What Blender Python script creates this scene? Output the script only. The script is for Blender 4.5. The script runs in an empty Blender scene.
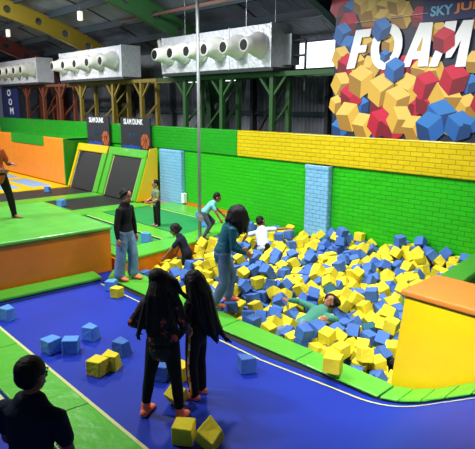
import bpy, bmesh, math, random
from mathutils import Vector as V, Matrix, Quaternion
R = math.radians
random.seed(11)
S = bpy.context.scene
COL = S.collection

# ------------------------------------------------------------------ camera
YAW, PITCH, ROLL, FPX, CAMH = R(-47.77), R(12.284), R(0.2986), 548.0, 3.15
fw = V((math.sin(YAW)*math.cos(PITCH), math.cos(YAW)*math.cos(PITCH), -math.sin(PITCH)))
rt = V((math.cos(YAW), -math.sin(YAW), 0)); up = rt.cross(fw)
rt2 = rt*math.cos(ROLL)+up*math.sin(ROLL); up2 = up*math.cos(ROLL)-rt*math.sin(ROLL)
cd = bpy.data.cameras.new('camera'); cam = bpy.data.objects.new('camera', cd); COL.objects.link(cam)
cam.matrix_world = Matrix(((rt2.x, up2.x, -fw.x, 0), (rt2.y, up2.y, -fw.y, 0), (rt2.z, up2.z, -fw.z, CAMH), (0, 0, 0, 1)))
cd.sensor_fit = 'HORIZONTAL'; cd.sensor_width = 36; cd.lens = 36*FPX/475
S.camera = cam
def uz(px, py, z=0.0):      # where the sight line of a measured photo point meets height z
    d = rt2*(px-237.5)-up2*(py-224.5)+fw*FPX
    return V((0, 0, CAMH))+d*((z-CAMH)/d.z)

# ------------------------------------------------------------------ materials
def nodes(name):
    m = bpy.data.materials.new(name); m.use_nodes = True
    nt = m.node_tree; b = nt.nodes['Principled BSDF']
    return m, nt, b
def lin(c): return tuple((x/12.92 if x <= .04045 else ((x+.055)/1.055)**2.4) for x in [v/255 for v in c])+(1,)
def mat(name, rgb, rough=.6, metal=0, bump=0, bscale=20, var=0, vscale=3, spec=.5, sheen=0, stretch=None):
    """rgb in 0-255 display values; optional procedural bump and soft colour variation"""
    m, nt, b = nodes(name); c = lin(rgb)
    b.inputs['Base Color'].default_value = c; b.inputs['Roughness'].default_value = rough
    b.inputs['Metallic'].default_value = metal; b.inputs['Specular IOR Level'].default_value = spec
    tc = nt.nodes.new('ShaderNodeTexCoord'); src = tc.outputs['Object']
    if stretch:
        mp = nt.nodes.new('ShaderNodeMapping'); mp.inputs['Scale'].default_value = stretch
        nt.links.new(src, mp.inputs['Vector']); src = mp.outputs['Vector']
    if var:
        n = nt.nodes.new('ShaderNodeTexNoise'); n.inputs['Scale'].default_value = vscale; n.inputs['Detail'].default_value = 3
        nt.links.new(src, n.inputs['Vector'])
        r = nt.nodes.new('ShaderNodeValToRGB')
        r.color_ramp.elements[0].position = .3; r.color_ramp.elements[1].position = .7
        r.color_ramp.elements[0].color = tuple(x*(1-var) for x in c[:3])+(1,)
        r.color_ramp.elements[1].color = tuple(min(1, x*(1+var)) for x in c[:3])+(1,)
        nt.links.new(n.outputs['Fac'], r.inputs['Fac']); nt.links.new(r.outputs['Color'], b.inputs['Base Color'])
    if bump:
        n = nt.nodes.new('ShaderNodeTexNoise'); n.inputs['Scale'].default_value = bscale; n.inputs['Detail'].default_value = 3
        nt.links.new(src, n.inputs['Vector'])
        bp = nt.nodes.new('ShaderNodeBump'); bp.inputs['Strength'].default_value = bump; bp.inputs['Distance'].default_value = .05
        nt.links.new(n.outputs['Fac'], bp.inputs['Height']); nt.links.new(bp.outputs['Normal'], b.inputs['Normal'])
    return m
def brick(name, rgb, rough=.32, axis='xz', mort=.62, w=.26, h=.092):
    """padded vinyl embossed with a brick pattern"""
    m, nt, b = nodes(name); c = lin(rgb)
    tc = nt.nodes.new('ShaderNodeTexCoord'); sp = nt.nodes.new('ShaderNodeSeparateXYZ'); cb = nt.nodes.new('ShaderNodeCombineXYZ')
    nt.links.new(tc.outputs['Object'], sp.inputs[0])
    if axis == 'xz': nt.links.new(sp.outputs['X'], cb.inputs['X'])
    else:
        ad = nt.nodes.new('ShaderNodeMath'); ad.operation = 'ADD'
        nt.links.new(sp.outputs['X'], ad.inputs[0]); nt.links.new(sp.outputs['Y'], ad.inputs[1]); nt.links.new(ad.outputs[0], cb.inputs['X'])
    nt.links.new(sp.outputs['Z'], cb.inputs['Y'])
    br = nt.nodes.new('ShaderNodeTexBrick'); br.inputs['Scale'].default_value = 1
    br.inputs['Brick Width'].default_value = w; br.inputs['Row Height'].default_value = h
    br.inputs['Mortar Size'].default_value = .008; br.inputs['Mortar Smooth'].default_value = .6
    br.inputs['Color1'].default_value = c; br.inputs['Color2'].default_value = tuple(x*.93 for x in c[:3])+(1,)
    br.inputs['Mortar'].default_value = tuple(x*mort for x in c[:3])+(1,)
    nt.links.new(cb.outputs[0], br.inputs['Vector']); nt.links.new(br.outputs['Color'], b.inputs['Base Color'])
    bp = nt.nodes.new('ShaderNodeBump'); bp.invert = True; bp.inputs['Strength'].default_value = .7; bp.inputs['Distance'].default_value = .02
    nt.links.new(br.outputs['Fac'], bp.inputs['Height'])
    n = nt.nodes.new('ShaderNodeTexNoise'); n.inputs['Scale'].default_value = 2.2
    nt.links.new(tc.outputs['Object'], n.inputs['Vector'])
    b2 = nt.nodes.new('ShaderNodeBump'); b2.inputs['Strength'].default_value = .35; b2.inputs['Distance'].default_value = .12
    nt.links.new(n.outputs['Fac'], b2.inputs['Height']); nt.links.new(bp.outputs['Normal'], b2.inputs['Normal'])
    nt.links.new(b2.outputs['Normal'], b.inputs['Normal'])
    b.inputs['Roughness'].default_value = rough
    return m
def foil(name, rgb):
    """quilted insulation foil"""
    m, nt, b = nodes(name); c = lin(rgb)
    tc = nt.nodes.new('ShaderNodeTexCoord')
    vo = nt.nodes.new('ShaderNodeTexVoronoi'); vo.inputs['Scale'].default_value = 9
    nt.links.new(tc.outputs['Object'], vo.inputs['Vector'])
    r = nt.nodes.new('ShaderNodeValToRGB'); r.color_ramp.elements[0].color = tuple(x*.78 for x in c[:3])+(1,); r.color_ramp.elements[1].color = c
    nt.links.new(vo.outputs['Distance'], r.inputs['Fac']); nt.links.new(r.outputs['Color'], b.inputs['Base Color'])
    bp = nt.nodes.new('ShaderNodeBump'); bp.inputs['Strength'].default_value = .5; bp.inputs['Distance'].default_value = .03
    nt.links.new(vo.outputs['Distance'], bp.inputs['Height']); nt.links.new(bp.outputs['Normal'], b.inputs['Normal'])
    b.inputs['Roughness'].default_value = .42; b.inputs['Metallic'].default_value = .35
    return m
def corrugated(name, rgb, scale):
    m, nt, b = nodes(name)
    b.inputs['Base Color'].default_value = lin(rgb); b.inputs['Roughness'].default_value = .6
    tc = nt.nodes.new('ShaderNodeTexCoord'); w = nt.nodes.new('ShaderNodeTexWave'); w.bands_direction = 'X'
    w.inputs['Scale'].default_value = scale
    nt.links.new(tc.outputs['Object'], w.inputs['Vector'])
    bp = nt.nodes.new('ShaderNodeBump'); bp.inputs['Strength'].default_value = .6; bp.inputs['Distance'].default_value = .04
    nt.links.new(w.outputs['Fac'], bp.inputs['Height']); nt.links.new(bp.outputs['Normal'], b.inputs['Normal'])
    n = nt.nodes.new('ShaderNodeTexNoise'); n.inputs['Scale'].default_value = .9; n.inputs['Detail'].default_value = 4
    nt.links.new(tc.outputs['Object'], n.inputs['Vector'])
    c = lin(rgb); r = nt.nodes.new('ShaderNodeValToRGB')
    r.color_ramp.elements[0].position = .35; r.color_ramp.elements[1].position = .7
    r.color_ramp.elements[0].color = tuple(x*.6 for x in c[:3])+(1,); r.color_ramp.elements[1].color = tuple(x*1.3 for x in c[:3])+(1,)
    nt.links.new(n.outputs['Fac'], r.inputs['Fac']); nt.links.new(r.outputs['Color'], b.inputs['Base Color'])
    return m
def emit(name, rgb, s):
    m, nt, b = nodes(name); b.inputs['Emission Color'].default_value = lin(rgb); b.inputs['Emission Strength'].default_value = s
    b.inputs['Base Color'].default_value = lin(rgb)
    return m
def spotted(name, base, spot, scale=26):
    m, nt, b = nodes(name); tc = nt.nodes.new('ShaderNodeTexCoord')
    vo = nt.nodes.new('ShaderNodeTexNoise'); vo.inputs['Scale'].default_value = scale; vo.inputs['Detail'].default_value = 1
    nt.links.new(tc.outputs['Object'], vo.inputs['Vector'])
    r = nt.nodes.new('ShaderNodeValToRGB'); e = r.color_ramp.elements
    e[0].position = .56; e[0].color = lin(base); e[1].position = .66; e[1].color = lin(spot)
    nt.links.new(vo.outputs['Fac'], r.inputs['Fac']); nt.links.new(r.outputs['Color'], b.inputs['Base Color'])
    b.inputs['Roughness'].default_value = .8
    return m

M = dict(
 mat_blue=mat('blue_mat', (12, 44, 162), .5, spec=.3, bump=.08, bscale=1.6, var=.1, vscale=1.2),
 pad_green=mat('green_vinyl', (86, 180, 54), .3, bump=.35, bscale=5),
 pad_dark=mat('dark_green_vinyl', (62, 142, 44), .35, bump=.35, bscale=5),
 plat_green=mat('green_platform_vinyl', (92, 182, 70), .25, bump=.5, bscale=2.2, var=.08),
 bed_green=mat('green_jump_fabric', (28, 140, 72), .55, var=.06),
 bed_black=mat('black_jump_fabric', (34, 35, 38), .55, bump=.2, bscale=60),
 bed_blue=mat('blue_jump_fabric', (120, 160, 205), .6),
 orange=mat('orange_vinyl', (212, 118, 16), .35, bump=.25, bscale=2.5, var=.06),
 orange_wall=mat('orange_wall_vinyl', (236, 138, 34), .4, bump=.4, bscale=3, var=.06),
 tan=mat('orange_leather_vinyl', (190, 116, 42), .42, bump=.2, bscale=4),
 yellow=mat('yellow_vinyl', (226, 186, 6), .34, bump=.35, bscale=1.8),
 line=mat('pale_line', (196, 202, 128), .5),
 black=mat('black_gap', (10, 10, 12), .8),
 br_green=brick('green_brick_pad', (40, 182, 22)), br_yellow=brick('yellow_brick_pad', (210, 186, 18)),
 br_top=brick('green_top_brick_pad', (32, 158, 30)), br_blue=brick('blue_brick_pad', (122, 184, 226), axis='xy', w=.2),
 green_flat=mat('green_panel', (38, 150, 34), .4, bump=.2, bscale=3),
 foam_y=mat('yellow_foam', (222, 206, 52), .85, bump=.25, bscale=18, var=.07, vscale=4, spec=.2),
 foam_b=mat('blue_foam', (72, 112, 186), .85, bump=.25, bscale=18, var=.08, vscale=4, spec=.2),
 foam_l=mat('light_blue_foam', (92, 146, 222), .85, bump=.25, bscale=18, var=.08, vscale=4, spec=.2),
 foam_d=mat('teal_foam', (44, 92, 112), .85, bump=.25, bscale=18, spec=.2),
 pitfloor=mat('pit_floor', (46, 50, 58), .9),
 foil=foil('duct_foil', (226, 228, 236)), nozzle=mat('nozzle_white', (222, 222, 214), .45),
 dark=mat('dark_opening', (14, 15, 16), .7), steel=mat('galvanised_pole', (150, 156, 160), .4, metal=.5),
 st_green=mat('green_steel', (44, 82, 42), .5), st_yellow=mat('ochre_steel', (128, 110, 42), .5), st_red=mat('rust_red_steel', (112, 58, 36), .5),
 st_blue=mat('blue_grey_steel', (46, 66, 80), .5), st_purlin=mat('dark_teal_steel', (26, 42, 50), .6), st_brown=mat('brown_steel', (104, 74, 66), .5), st_dark=mat('dark_steel', (44, 50, 54), .5),
 arch_y=mat('olive_arch_steel', (106, 90, 14), .5), arch_g=mat('green_arch_steel', (34, 76, 38), .5), arch_r=mat('red_arch_steel', (104, 42, 32), .5),
 roof=corrugated('roof_sheet', (112, 116, 124), 3.0), rear=corrugated('rear_sheet', (96, 100, 108), 2.2),
 window=emit('bright_window', (240, 246, 255), 2.2), lamp=emit('lamp_glow', (255, 250, 235), .8),
 p_dark=mat('charcoal_panel', (44, 46, 56), .5), p_navy=mat('navy_panel', (28, 40, 92), .5), p_bg=mat('banner_night', (24, 36, 62), .45),
 white=mat('white_print', (236, 238, 242), .5), ball=mat('basketball_orange', (176, 92, 52), .6), blue_art=mat('blue_art', (36, 74, 170), .5),
 sky=mat('pale_blue_print', (110, 176, 214), .5), orange_p=mat('orange_print', (222, 132, 62), .5), teal_art=mat('teal_art', (60, 110, 150), .6),
 skin=mat('skin', (176, 122, 92), .55), skin_d=mat('deeper_skin', (142, 94, 66), .55), hair=mat('black_hair', (15, 13, 15), .6, bump=.3, bscale=40, stretch=(1, 1, .12), spec=.25),
 eye=mat('eye_dark', (28, 20, 18), .2), lips=mat('lips', (150, 76, 70), .5),
)
for k, c in dict(y=(198, 158, 62), Y=(220, 184, 92), Z=(148, 110, 42), r=(166, 20, 48), R=(190, 34, 66), Q=(112, 14, 36), b=(30, 88, 158), B=(52, 116, 188), A=(20, 56, 108)).items():
    M['print_'+k] = mat('print_'+k, c, .45)

# ------------------------------------------------------------------ mesh builder
class MB:
    def __init__(s): s.v = []; s.f = []; s.m = []
    def add(s, vs, fs, mi=0):
        n = len(s.v); s.v += [V(v) for v in vs]; s.f += [tuple(i+n for i in f) for f in fs]; s.m += [mi]*len(fs); return s
    def box(s, lo, hi, mi=0):
        (a, b, c), (d, e, f) = lo, hi
        return s.add([(a,b,c),(d,b,c),(d,e,c),(a,e,c),(a,b,f),(d,b,f),(d,e,f),(a,e,f)], [(3,2,1,0),(4,5,6,7),(0,1,5,4),(1,2,6,5),(2,3,7,6),(3,0,4,7)], mi)
    def prism(s, pts, z0, z1, mi=0):     # counter-clockwise outline; z may be a function of x, y
        n = len(pts); g = lambda z, p: z(p[0], p[1]) if callable(z) else z
        vs = [(p[0], p[1], g(z0, p)) for p in pts]+[(p[0], p[1], g(z1, p)) for p in pts]
        return s.add(vs, [tuple(range(n-1, -1, -1)), tuple(range(n, 2*n))]+[(i, (i+1) % n, n+(i+1) % n, n+i) for i in range(n)], mi)
    def bar(s, p, q, w, h, upv=(0, 0, 1), mi=0):
        p, q = V(p), V(q); t = (q-p).normalized(); x = t.cross(V(upv))
        if x.length < 1e-4: x = t.cross(V((1, 0, 0)))
        x.normalize(); y = x.cross(t)
        vs = [c+x*(a*w/2)+y*(b*h/2) for c in (p, q) for a, b in ((-1,-1),(1,-1),(1,1),(-1,1))]
        return s.add(vs, [(3,2,1,0),(4,5,6,7),(0,1,5,4),(1,2,6,5),(2,3,7,6),(3,0,4,7)], mi)
    def loft(s, pts, rad, xa=(1, 0, 0), n=12, mi=0, round_ends=True):
        """closed tube of elliptic rings (rx along xa, ry across) through pts"""
        pts = [V(p) for p in pts]; rad = [(r, r) if not isinstance(r, tuple) else r for r in rad]
        P = []; RR = []
        T = [((pts[min(i+1, len(pts)-1)]-pts[max(i-1, 0)]).normalized()) for i in range(len(pts))]
        if round_ends:
            for k in (.95, .6):
                a = math.sqrt(max(0, 1-k*k)); P.append((pts[0]-T[0]*min(rad[0])*k, T[0], (rad[0][0]*a, rad[0][1]*a)))
        for i in range(len(pts)): P.append((pts[i], T[i], rad[i]))
        if round_ends:
            for k in (.6, .95):
                a = math.sqrt(max(0, 1-k*k)); P.append((pts[-1]+T[-1]*min(rad[-1])*k, T[-1], (rad[-1][0]*a, rad[-1][1]*a)))
        vs = []
        for c, t, r in P:
            x = V(xa)-t*V(xa).dot(t)
            if x.length < 1e-3: x = V((0, 1, 0))-t*t.y
            x.normalize(); y = t.cross(x)
            for j in range(n):
                a = 2*math.pi*j/n; vs.append(c+x*(r[0]*math.cos(a))+y*(r[1]*math.sin(a)))
        k = len(P); fs = [(i*n+j, i*n+(j+1) % n, (i+1)*n+(j+1) % n, (i+1)*n+j) for i in range(k-1) for j in range(n)]
        fs += [tuple(range(n-1, -1, -1)), tuple(range((k-1)*n, k*n))]
        return s.add(vs, fs, mi)
    def ell(s, c, r, ax=None, n=14, k=9, mi=0):
        """ellipsoid; ax = 3 axis vectors"""
        ax = ax or (V((1,0,0)), V((0,1,0)), V((0,0,1))); c = V(c)
        vs = [c-ax[2]*r[2]]
        for i in range(1, k):
            t = -math.pi/2+math.pi*i/k
            for j in range(n):
                a = 2*math.pi*j/n
                vs.append(c+ax[0]*(r[0]*math.cos(t)*math.cos(a))+ax[1]*(r[1]*math.cos(t)*math.sin(a))+ax[2]*(r[2]*math.sin(t)))
        vs.append(c+ax[2]*r[2]); fs = [(0, 1+(j+1) % n, 1+j) for j in range(n)]
        for i in range(k-2): fs += [(1+i*n+j, 1+i*n+(j+1) % n, 1+(i+1)*n+(j+1) % n, 1+(i+1)*n+j) for j in range(n)]
        L = len(vs)-1; fs += [(1+(k-2)*n+j, 1+(k-2)*n+(j+1) % n, L) for j in range(n)]
        return s.add(vs, fs, mi)
    def build(s, name, mats, parent=None, off=(0, 0, 0), smooth=False, bevel=0, seg=2, remesh=0, relax=0):
        me = bpy.data.meshes.new(name); o = V(off)
        me.from_pydata([tuple(v-o) for v in s.v], [], s.f)
        mats = mats if isinstance(mats, (list, tuple)) else [mats]
        for m in mats: me.materials.append(m)
        if len(mats) > 1:
            for p, i in zip(me.polygons, s.m): p.material_index = i
        bm = bmesh.new(); bm.from_mesh(me)
        if not remesh and bevel:
            bmesh.ops.recalc_face_normals(bm, faces=bm.faces)
            ed = [e for e in bm.edges if len(e.link_faces) == 2 and e.calc_face_angle(0) > .5]
            bmesh.ops.bevel(bm, geom=ed, offset=bevel, segments=seg, profile=.5, affect='EDGES', clamp_overlap=True)
        bmesh.ops.recalc_face_normals(bm, faces=bm.faces); bm.to_mesh(me); bm.free()
        ob = bpy.data.objects.new(name, me); COL.objects.link(ob)
        if remesh:
            md = ob.modifiers.new('r', 'REMESH'); md.mode = 'VOXEL'; md.voxel_size = remesh
            if relax: sm = ob.modifiers.new('s', 'SMOOTH'); sm.iterations = relax; sm.factor = .5
            dg = bpy.context.evaluated_depsgraph_get(); new = bpy.data.meshes.new_from_object(ob.evaluated_get(dg))
            ob.modifiers.clear(); ob.data = new; new.name = name; bpy.data.meshes.remove(me); me = new
            if not me.materials:
                for m in mats: me.materials.append(m)
        if smooth or remesh:
            for p in me.polygons: p.use_smooth = True
        if parent is not None: ob.parent = parent
        else: ob.location = o
        return ob
def tag(o, label, cat, group=None, kind=None):
    if label: o['label'] = label
    if cat: o['category'] = cat
    if group: o['group'] = group
    if kind: o['kind'] = kind
    return o
def thing(name, label, cat, loc=(0, 0, 0), group=None, kind=None):
    o = bpy.data.objects.new(name, None); COL.objects.link(o); o.location = loc; o.empty_display_size = .1
    return tag(o, label, cat, group, kind)
def struct(o, label, cat): return tag(o, label, cat, kind='structure')
def text_mesh(name, body, p0, width, height, m, parent, off, shear=0, bold=0, depth=.004, yaw=0):
    """flat lettering standing in an xz plane, lower-left corner at p0, fitted to width x height"""
    cu = bpy.data.curves.new(name, 'FONT'); cu.body = body; cu.shear = shear; cu.offset = bold; cu.extrude = .02
    t = bpy.data.objects.new(name, cu); COL.objects.link(t)
    dg = bpy.context.evaluated_depsgraph_get(); me = bpy.data.meshes.new_from_object(t.evaluated_get(dg))
    bpy.data.objects.remove(t); bpy.data.curves.remove(cu)
    xs = [v.co.x for v in me.vertices]; ys = [v.co.y for v in me.vertices]
    x0, x1, y0, y1 = min(xs), max(xs), min(ys), max(ys); o = V(off)
    for v in me.vertices:
        a, b, c = v.co
        v.co = V((p0[0]+(a-x0)/(x1-x0)*width, p0[1]-(depth if c > 0 else 0), p0[2]+(b-y0)/(y1-y0)*height))-o
    me.materials.clear(); me.materials.append(m)
    bm = bmesh.new(); bm.from_mesh(me); bmesh.ops.recalc_face_normals(bm, faces=bm.faces); bm.to_mesh(me); bm.free()
    ob = bpy.data.objects.new(name, me); COL.objects.link(ob); ob.parent = parent
    return ob

# ================================================================== THE SETTING
def ground(x, y=0):          # the blue mat lies flat and curls up into a ramp at its +x end
    u = x+3.2
    if u <= 0: return 0.0
    return .37*u*u if u < .8 else min(1.05, .2368+.592*(u-.8))
xs = [-14.0, -9.4, -8.8]+[-8.5+.5*i for i in range(11)]+[-3.2+.1*i for i in range(30)]
ys = [-4, -2, 0, 1.0, 1.7, 2.5, 3.3, 4.1, 4.8, 5.14]
mb = MB(); n = len(xs)
mb.add([(x, y, ground(x)) for y in ys for x in xs], [(j*n+i, j*n+i+1, (j+1)*n+i+1, (j+1)*n+i) for j in range(len(ys)-1) for i in range(n-1)])
struct(mb.build('floor', M['mat_blue'], smooth=True), 'glossy blue jump mat that curls up into a ramp beside the pit', 'floor')
mb = MB(); mb.box((-34, -6, -1.2), (2, 13, -1.0))
struct(mb.build('floor_base', mat('concrete', (70, 70, 74), .9, var=.15)), 'dark concrete floor slab under the play deck', 'floor')
mb = MB(); mb.box((-34, 12, -1), (3, 12.15, 5.0))
struct(mb.build('wall_rear', M['rear']), 'grey corrugated sheet wall of the hall behind the steel frames', 'wall')
# roof vault
prof = [(12.1, 4.95), (10.6, 5.62), (9.2, 6.15), (7.2, 6.72), (5, 7.2), (2, 7.7), (-1, 8.0), (-5, 8.1)]
mb = MB()
for (y0, z0), (y1, z1) in zip(prof, prof[1:]):
    mb.add([(-40, y0, z0), (3, y0, z0), (3, y1, z1), (-40, y1, z1), (-40, y0, z0+.08), (3, y0, z0+.08), (3, y1, z1+.08), (-40, y1, z1+.08)],
           [(0,1,2,3),(7,6,5,4),(0,4,5,1),(1,5,6,2),(2,6,7,3),(3,7,4,0)])
struct(mb.build('ceiling', M['roof']), 'dark curved roof of corrugated sheets', 'ceiling')
def roofz(y):
    for (y0, z0), (y1, z1) in zip(prof, prof[1:]):
        if y1 <= y <= y0: return z0+(z1-z0)*(y-y0)/(y1-y0)
    return 7.5
# bright windows in the rear wall
def win(num, x0, x1, z0, z1, label):
    w = MB(); w.box((x0, 11.95, z0), (x1, 11.985, z1))
    o = struct(w.build('window_%d' % num, M['window']), label, 'window')
    f = MB()
    for a, b in (((x0-.05, 11.9, z0-.05), (x1+.05, 11.97, z0)), ((x0-.05, 11.9, z1), (x1+.05, 11.97, z1+.04)), ((x0-.05, 11.9, z0), (x0, 11.97, z1)), ((x1, 11.9, z0), (x1+.05, 11.97, z1))): f.box(a, b)
    f.build('window_frame', M['st_blue'], o)
win(1, -10.75, -9.3, 4.0, 4.83, 'large bright window in the rear wall between duct and banner')
win(2, -15.9, -13.2, 3.9, 4.2, 'low bright window strip behind the green steel frame')
win(3, -24.6, -20.4, 3.95, 4.25, 'low bright window strip behind the middle duct')

# brick-pattern padded wall behind the pit
WY = 9.6
mb = MB(); mb.box((-30, WY, -.9), (-1.5, 9.78, 1.9))
struct(mb.build('wall_back', M['br_green']), 'bright green brick-pattern padded wall behind the foam pit', 'wall')
mb = MB(); mb.box((-10.55, WY-.06, 1.87), (-1.5, 9.8, 2.52))
struct(mb.build('trim_1', M['br_yellow'], bevel=.02), 'yellow brick-pattern padded band along top of the wall', 'trim')
mb = MB(); mb.box((-30, WY-.06, 1.87), (-10.56, 9.8, 2.52))
struct(mb.build('trim_2', M['br_top'], bevel=.02), 'green padded band continuing the wall top past the yellow one', 'trim')
mb = MB(); mb.box((-13.2, WY-.05, .28), (-10.2, WY, .36)); 
struct(mb.build('baseboard_back', M['orange']), 'thin orange strip at foot of the green wall', 'baseboard')
for (x0, x1, lab) in ((-8.13, -7.47, 'light blue brick-pattern padded pillar rising out of the foam'), (-13.96, -12.86, 'wide light blue brick-pattern padded pillar beside the yellow wedge')):
    t = thing('padded_pillar', lab, 'pillar', (x0, WY, .3)); b = MB(); b.box((x0, WY-.16, .2), (x1, WY, 1.86))
    b.build('pad', M['br_blue'], t, (x0, WY, .3), bevel=.03)
    if x1 < -10:
        b = MB(); b.box((x1-.02, WY-.15, .33), (x1+.1, WY-.02, .62)); b.build('white_box', M['white'], t, (x0, WY, .3), bevel=.015)
    else:
        b = MB(); b.box((x0-.01, WY-.17, 1.74), (x1+.01, WY-.01, 1.86)); b.build('cap_strip', M['br_blue'], t, (x0, WY, .3), bevel=.02)

# ------------------------------------------------------------------ foam pit surround
def xl(y): return -8.75-(y-5.0)*.142 if y < 7.6 else -9.12-(y-7.6)*.49
def bl(y): return -3.67-.145*(y-7.3)          # left face of the dividing beam
def psurf(x, y):
    t = max(0, min(1, (y-5.15)/4.4)); return -.42+.42*t
xs = [-10.4+.4*i for i in range(22)]; ys = [5.0+.42*j for j in range(12)]; n = len(xs)
mb = MB(); mb.add([(x, y, psurf(x, y)-.12) for y in ys for x in xs], [(j*n+i, j*n+i+1, (j+1)*n+i+1, (j+1)*n+i) for j in range(len(ys)-1) for i in range(n-1)])
struct(mb.build('floor_pit', M['pitfloor']), 'sunken floor of the foam pit, coloured dark for shade between cubes', 'floor')  # dark colour stands in for shade seen in gaps between cubes

def pad_strip(name, label, pts, w_in, segs, m, thick=.055, parts='pad_section', gap=.012, lower=True):
    """row of vinyl pad sections along a polyline of (outer point, inner point)"""
    t = thing(name, label, 'safety pad', (pts[0][0][0], pts[0][0][1], 0))
    for (o0, i0), (o1, i1) in zip(pts, pts[1:]):
        L = (V(o1)-V(o0)).length; k = max(1, round(L/segs))
        for s in range(k):
            a, b = s/k+gap/L/2, (s+1)/k-gap/L/2
            q = [V(o0).lerp(V(o1), a), V(o0).lerp(V(o1), b), V(i0).lerp(V(i1), b), V(i0).lerp(V(i1), a)]
            vs = []
            for p, e in zip(q, (0, 0, 1, 1)): vs.append(V((p.x, p.y, ground(p.x)+.012)))
            for p, e in zip(q, (0, 0, 1, 1)): vs.append(V((p.x, p.y, ground(p.x)+thick*(.75 if e == 0 else 1.1))))
            b_ = MB(); b_.add(vs, [(3,2,1,0),(4,5,6,7),(0,1,5,4),(1,2,6,5),(2,3,7,6),(3,0,4,7)])
            b_.build(parts, m, t, t.location, bevel=.02)
    return t
pts = [((-8.75, 4.72), (-9.1, 5.02)), ((-8.3, 4.72), (-8.6, 5.28)), ((-5.6, 4.74), (-5.6, 5.14)), ((-4.2, 4.8), (-4.2, 5.16)), ((-3.0, 4.8), (-3.0, 5.13))]
pad_strip('safety_pad', 'long green vinyl pad along the front edge of foam pit', pts, 0, 1.35, M['pad_green'])
rp = [((x, 4.8), (x, 5.12)) for x in (-2.98, -2.75, -2.5, -2.25, -2.0, -1.7, -1.3)]
pad_strip('safety_pad', 'green sectioned pad climbing the ramp under the yellow block', rp, 0, .25, M['pad_green'])
pad_strip('safety_pad', 'green vinyl pad between the two blue mats, beside the boy in dark shirt', [((-9.0, 2.40), (-9.0, 1.80)), ((-7.0, 2.40), (-7.0, 1.80)), ((-5.0, 2.40), (-5.0, 1.80)), ((-2.0, 2.40), (-2.0, 1.80))], 0, 1.4, M['pad_green'], .05)
pad_strip('safety_pad', 'narrow green pad at foot of the orange platform', [((-8.78, -1.0), (-9.12, -1.0)), ((-8.78, 2.5), (-9.12, 2.5)), ((-8.76, 4.62), (-9.1, 4.62))], 0, 1.5, M['pad_green'], .1)
# thin printed lines on the mat
b = MB()
P = [(-8.6, 4.5), (-5.1, 4.53), (-4.55, 4.53), (-3.5, 4.65), (-3.0, 4.70), (-2.6, 4.72), (-2.2, 4.73), (-1.9, 4.73), (-1.3, 4.73)]
for (x0, y0), (x1, y1) in zip(P, P[1:]):
    k = 4
    for i in range(k):
        a, c = x0+(x1-x0)*i/k, x0+(x1-x0)*(i+1)/k; ya, yc = y0+(y1-y0)*i/k, y0+(y1-y0)*(i+1)/k
        b.add([(a, ya-.014, ground(a)+.006), (c, yc-.014, ground(c)+.006), (c, yc+.014, ground(c)+.006), (a, ya+.014, ground(a)+.006)], [(0,1,2,3)])
tag(b.build('mat_line', M['line']), 'pale yellow line on the blue mat running along the pit pad', 'line', kind='structure')
b = MB()
for i in range(len(P)-1):
    (x0, y0), (x1, y1) = P[i], P[i+1]
    b.add([(x0, y0+.13, ground(x0)+.004), (x1, y1+.13, ground(x1)+.004), (x1, 4.8, ground(x1)+.004), (x0, 4.8, ground(x0)+.004)], [(0,1,2,3)])
tag(b.build('edge_gap', M['black']), 'black strip painting the shaded gap between the blue mat and pit pad', 'shading', kind='structure')  # black colour stands in for the shaded gap under the pad edge
b = MB()
for i in range(24):
    a, c = -9+.32*i, -9+.32*(i+1)
    b.add([(a, 2.42, ground(a)+.006), (c, 2.42, ground(c)+.006), (c, 2.46, ground(c)+.006), (a, 2.46, ground(a)+.006)], [(0,1,2,3)])
    b.add([(a, 1.73, ground(a)+.006), (c, 1.73, ground(c)+.006), (c, 1.78, ground(c)+.006), (a, 1.78, ground(a)+.006)], [(0,1,2,3)])
tag(b.build('mat_line', M['line']), 'pair of pale lines edging the green pad between two blue mats', 'line', kind='structure')
b = MB(); b.add([(-8.72, -1, .004), (-8.66, -1, .004), (-8.66, 4.5, .004), (-8.72, 4.5, .004)], [(0,1,2,3)])
tag(b.build('edge_gap', M['black']), 'black strip painting the dark gap along the pad at the orange platform', 'shading', kind='structure')  # dark gap beside the platform pad, painted as a flat black strip

# dividing beam and yellow block
t = thing('dividing_beam', 'green padded beam dividing the foam pit from the next one, behind yellow block', 'beam', (-3.4, 7.5, 0))
q = [(bl(9.57), 9.57), (bl(5.98), 5.98), (bl(5.98)+.36, 5.98), (bl(9.57)+.36, 9.57)]
MB().prism(q, .66, .76).build('top_pad', M['pad_dark'], t, t.location, bevel=.025)
MB().prism([(bl(9.55)+.05, 9.55), (bl(6.0)+.05, 6.0), (bl(6.0)+.31, 6.0), (bl(9.55)+.31, 9.55)], -.5, .66).build('core', M['pad_dark'], t, t.location)
t = thing('corner_block', 'tall yellow padded block with orange top at corner of the pit', 'block', (-2.4, 5.55, 0))
mb = MB(); mb.add([(-3.1, 5.14, -.3), (-1.0, 5.15, -.3), (-1.0, 5.92, -.3), (-3.08, 5.92, -.3), (-2.98, 5.17, 1.14), (-1.0, 5.17, 1.14), (-1.0, 5.92, 1.14), (-3.0, 5.92, 1.14)],
    [(3,2,1,0),(4,5,6,7),(0,1,5,4),(1,2,6,5),(2,3,7,6),(3,0,4,7)]); mb.build('body', M['yellow'], t, t.location, bevel=.03, seg=3)
mb = MB(); mb.prism([(-3.01, 5.14), (-.97, 5.14), (-.97, 5.95), (-3.03, 5.95)], 1.13, 1.2); mb.build('top_pad', M['tan'], t, t.location, bevel=.02, seg=3)

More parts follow.
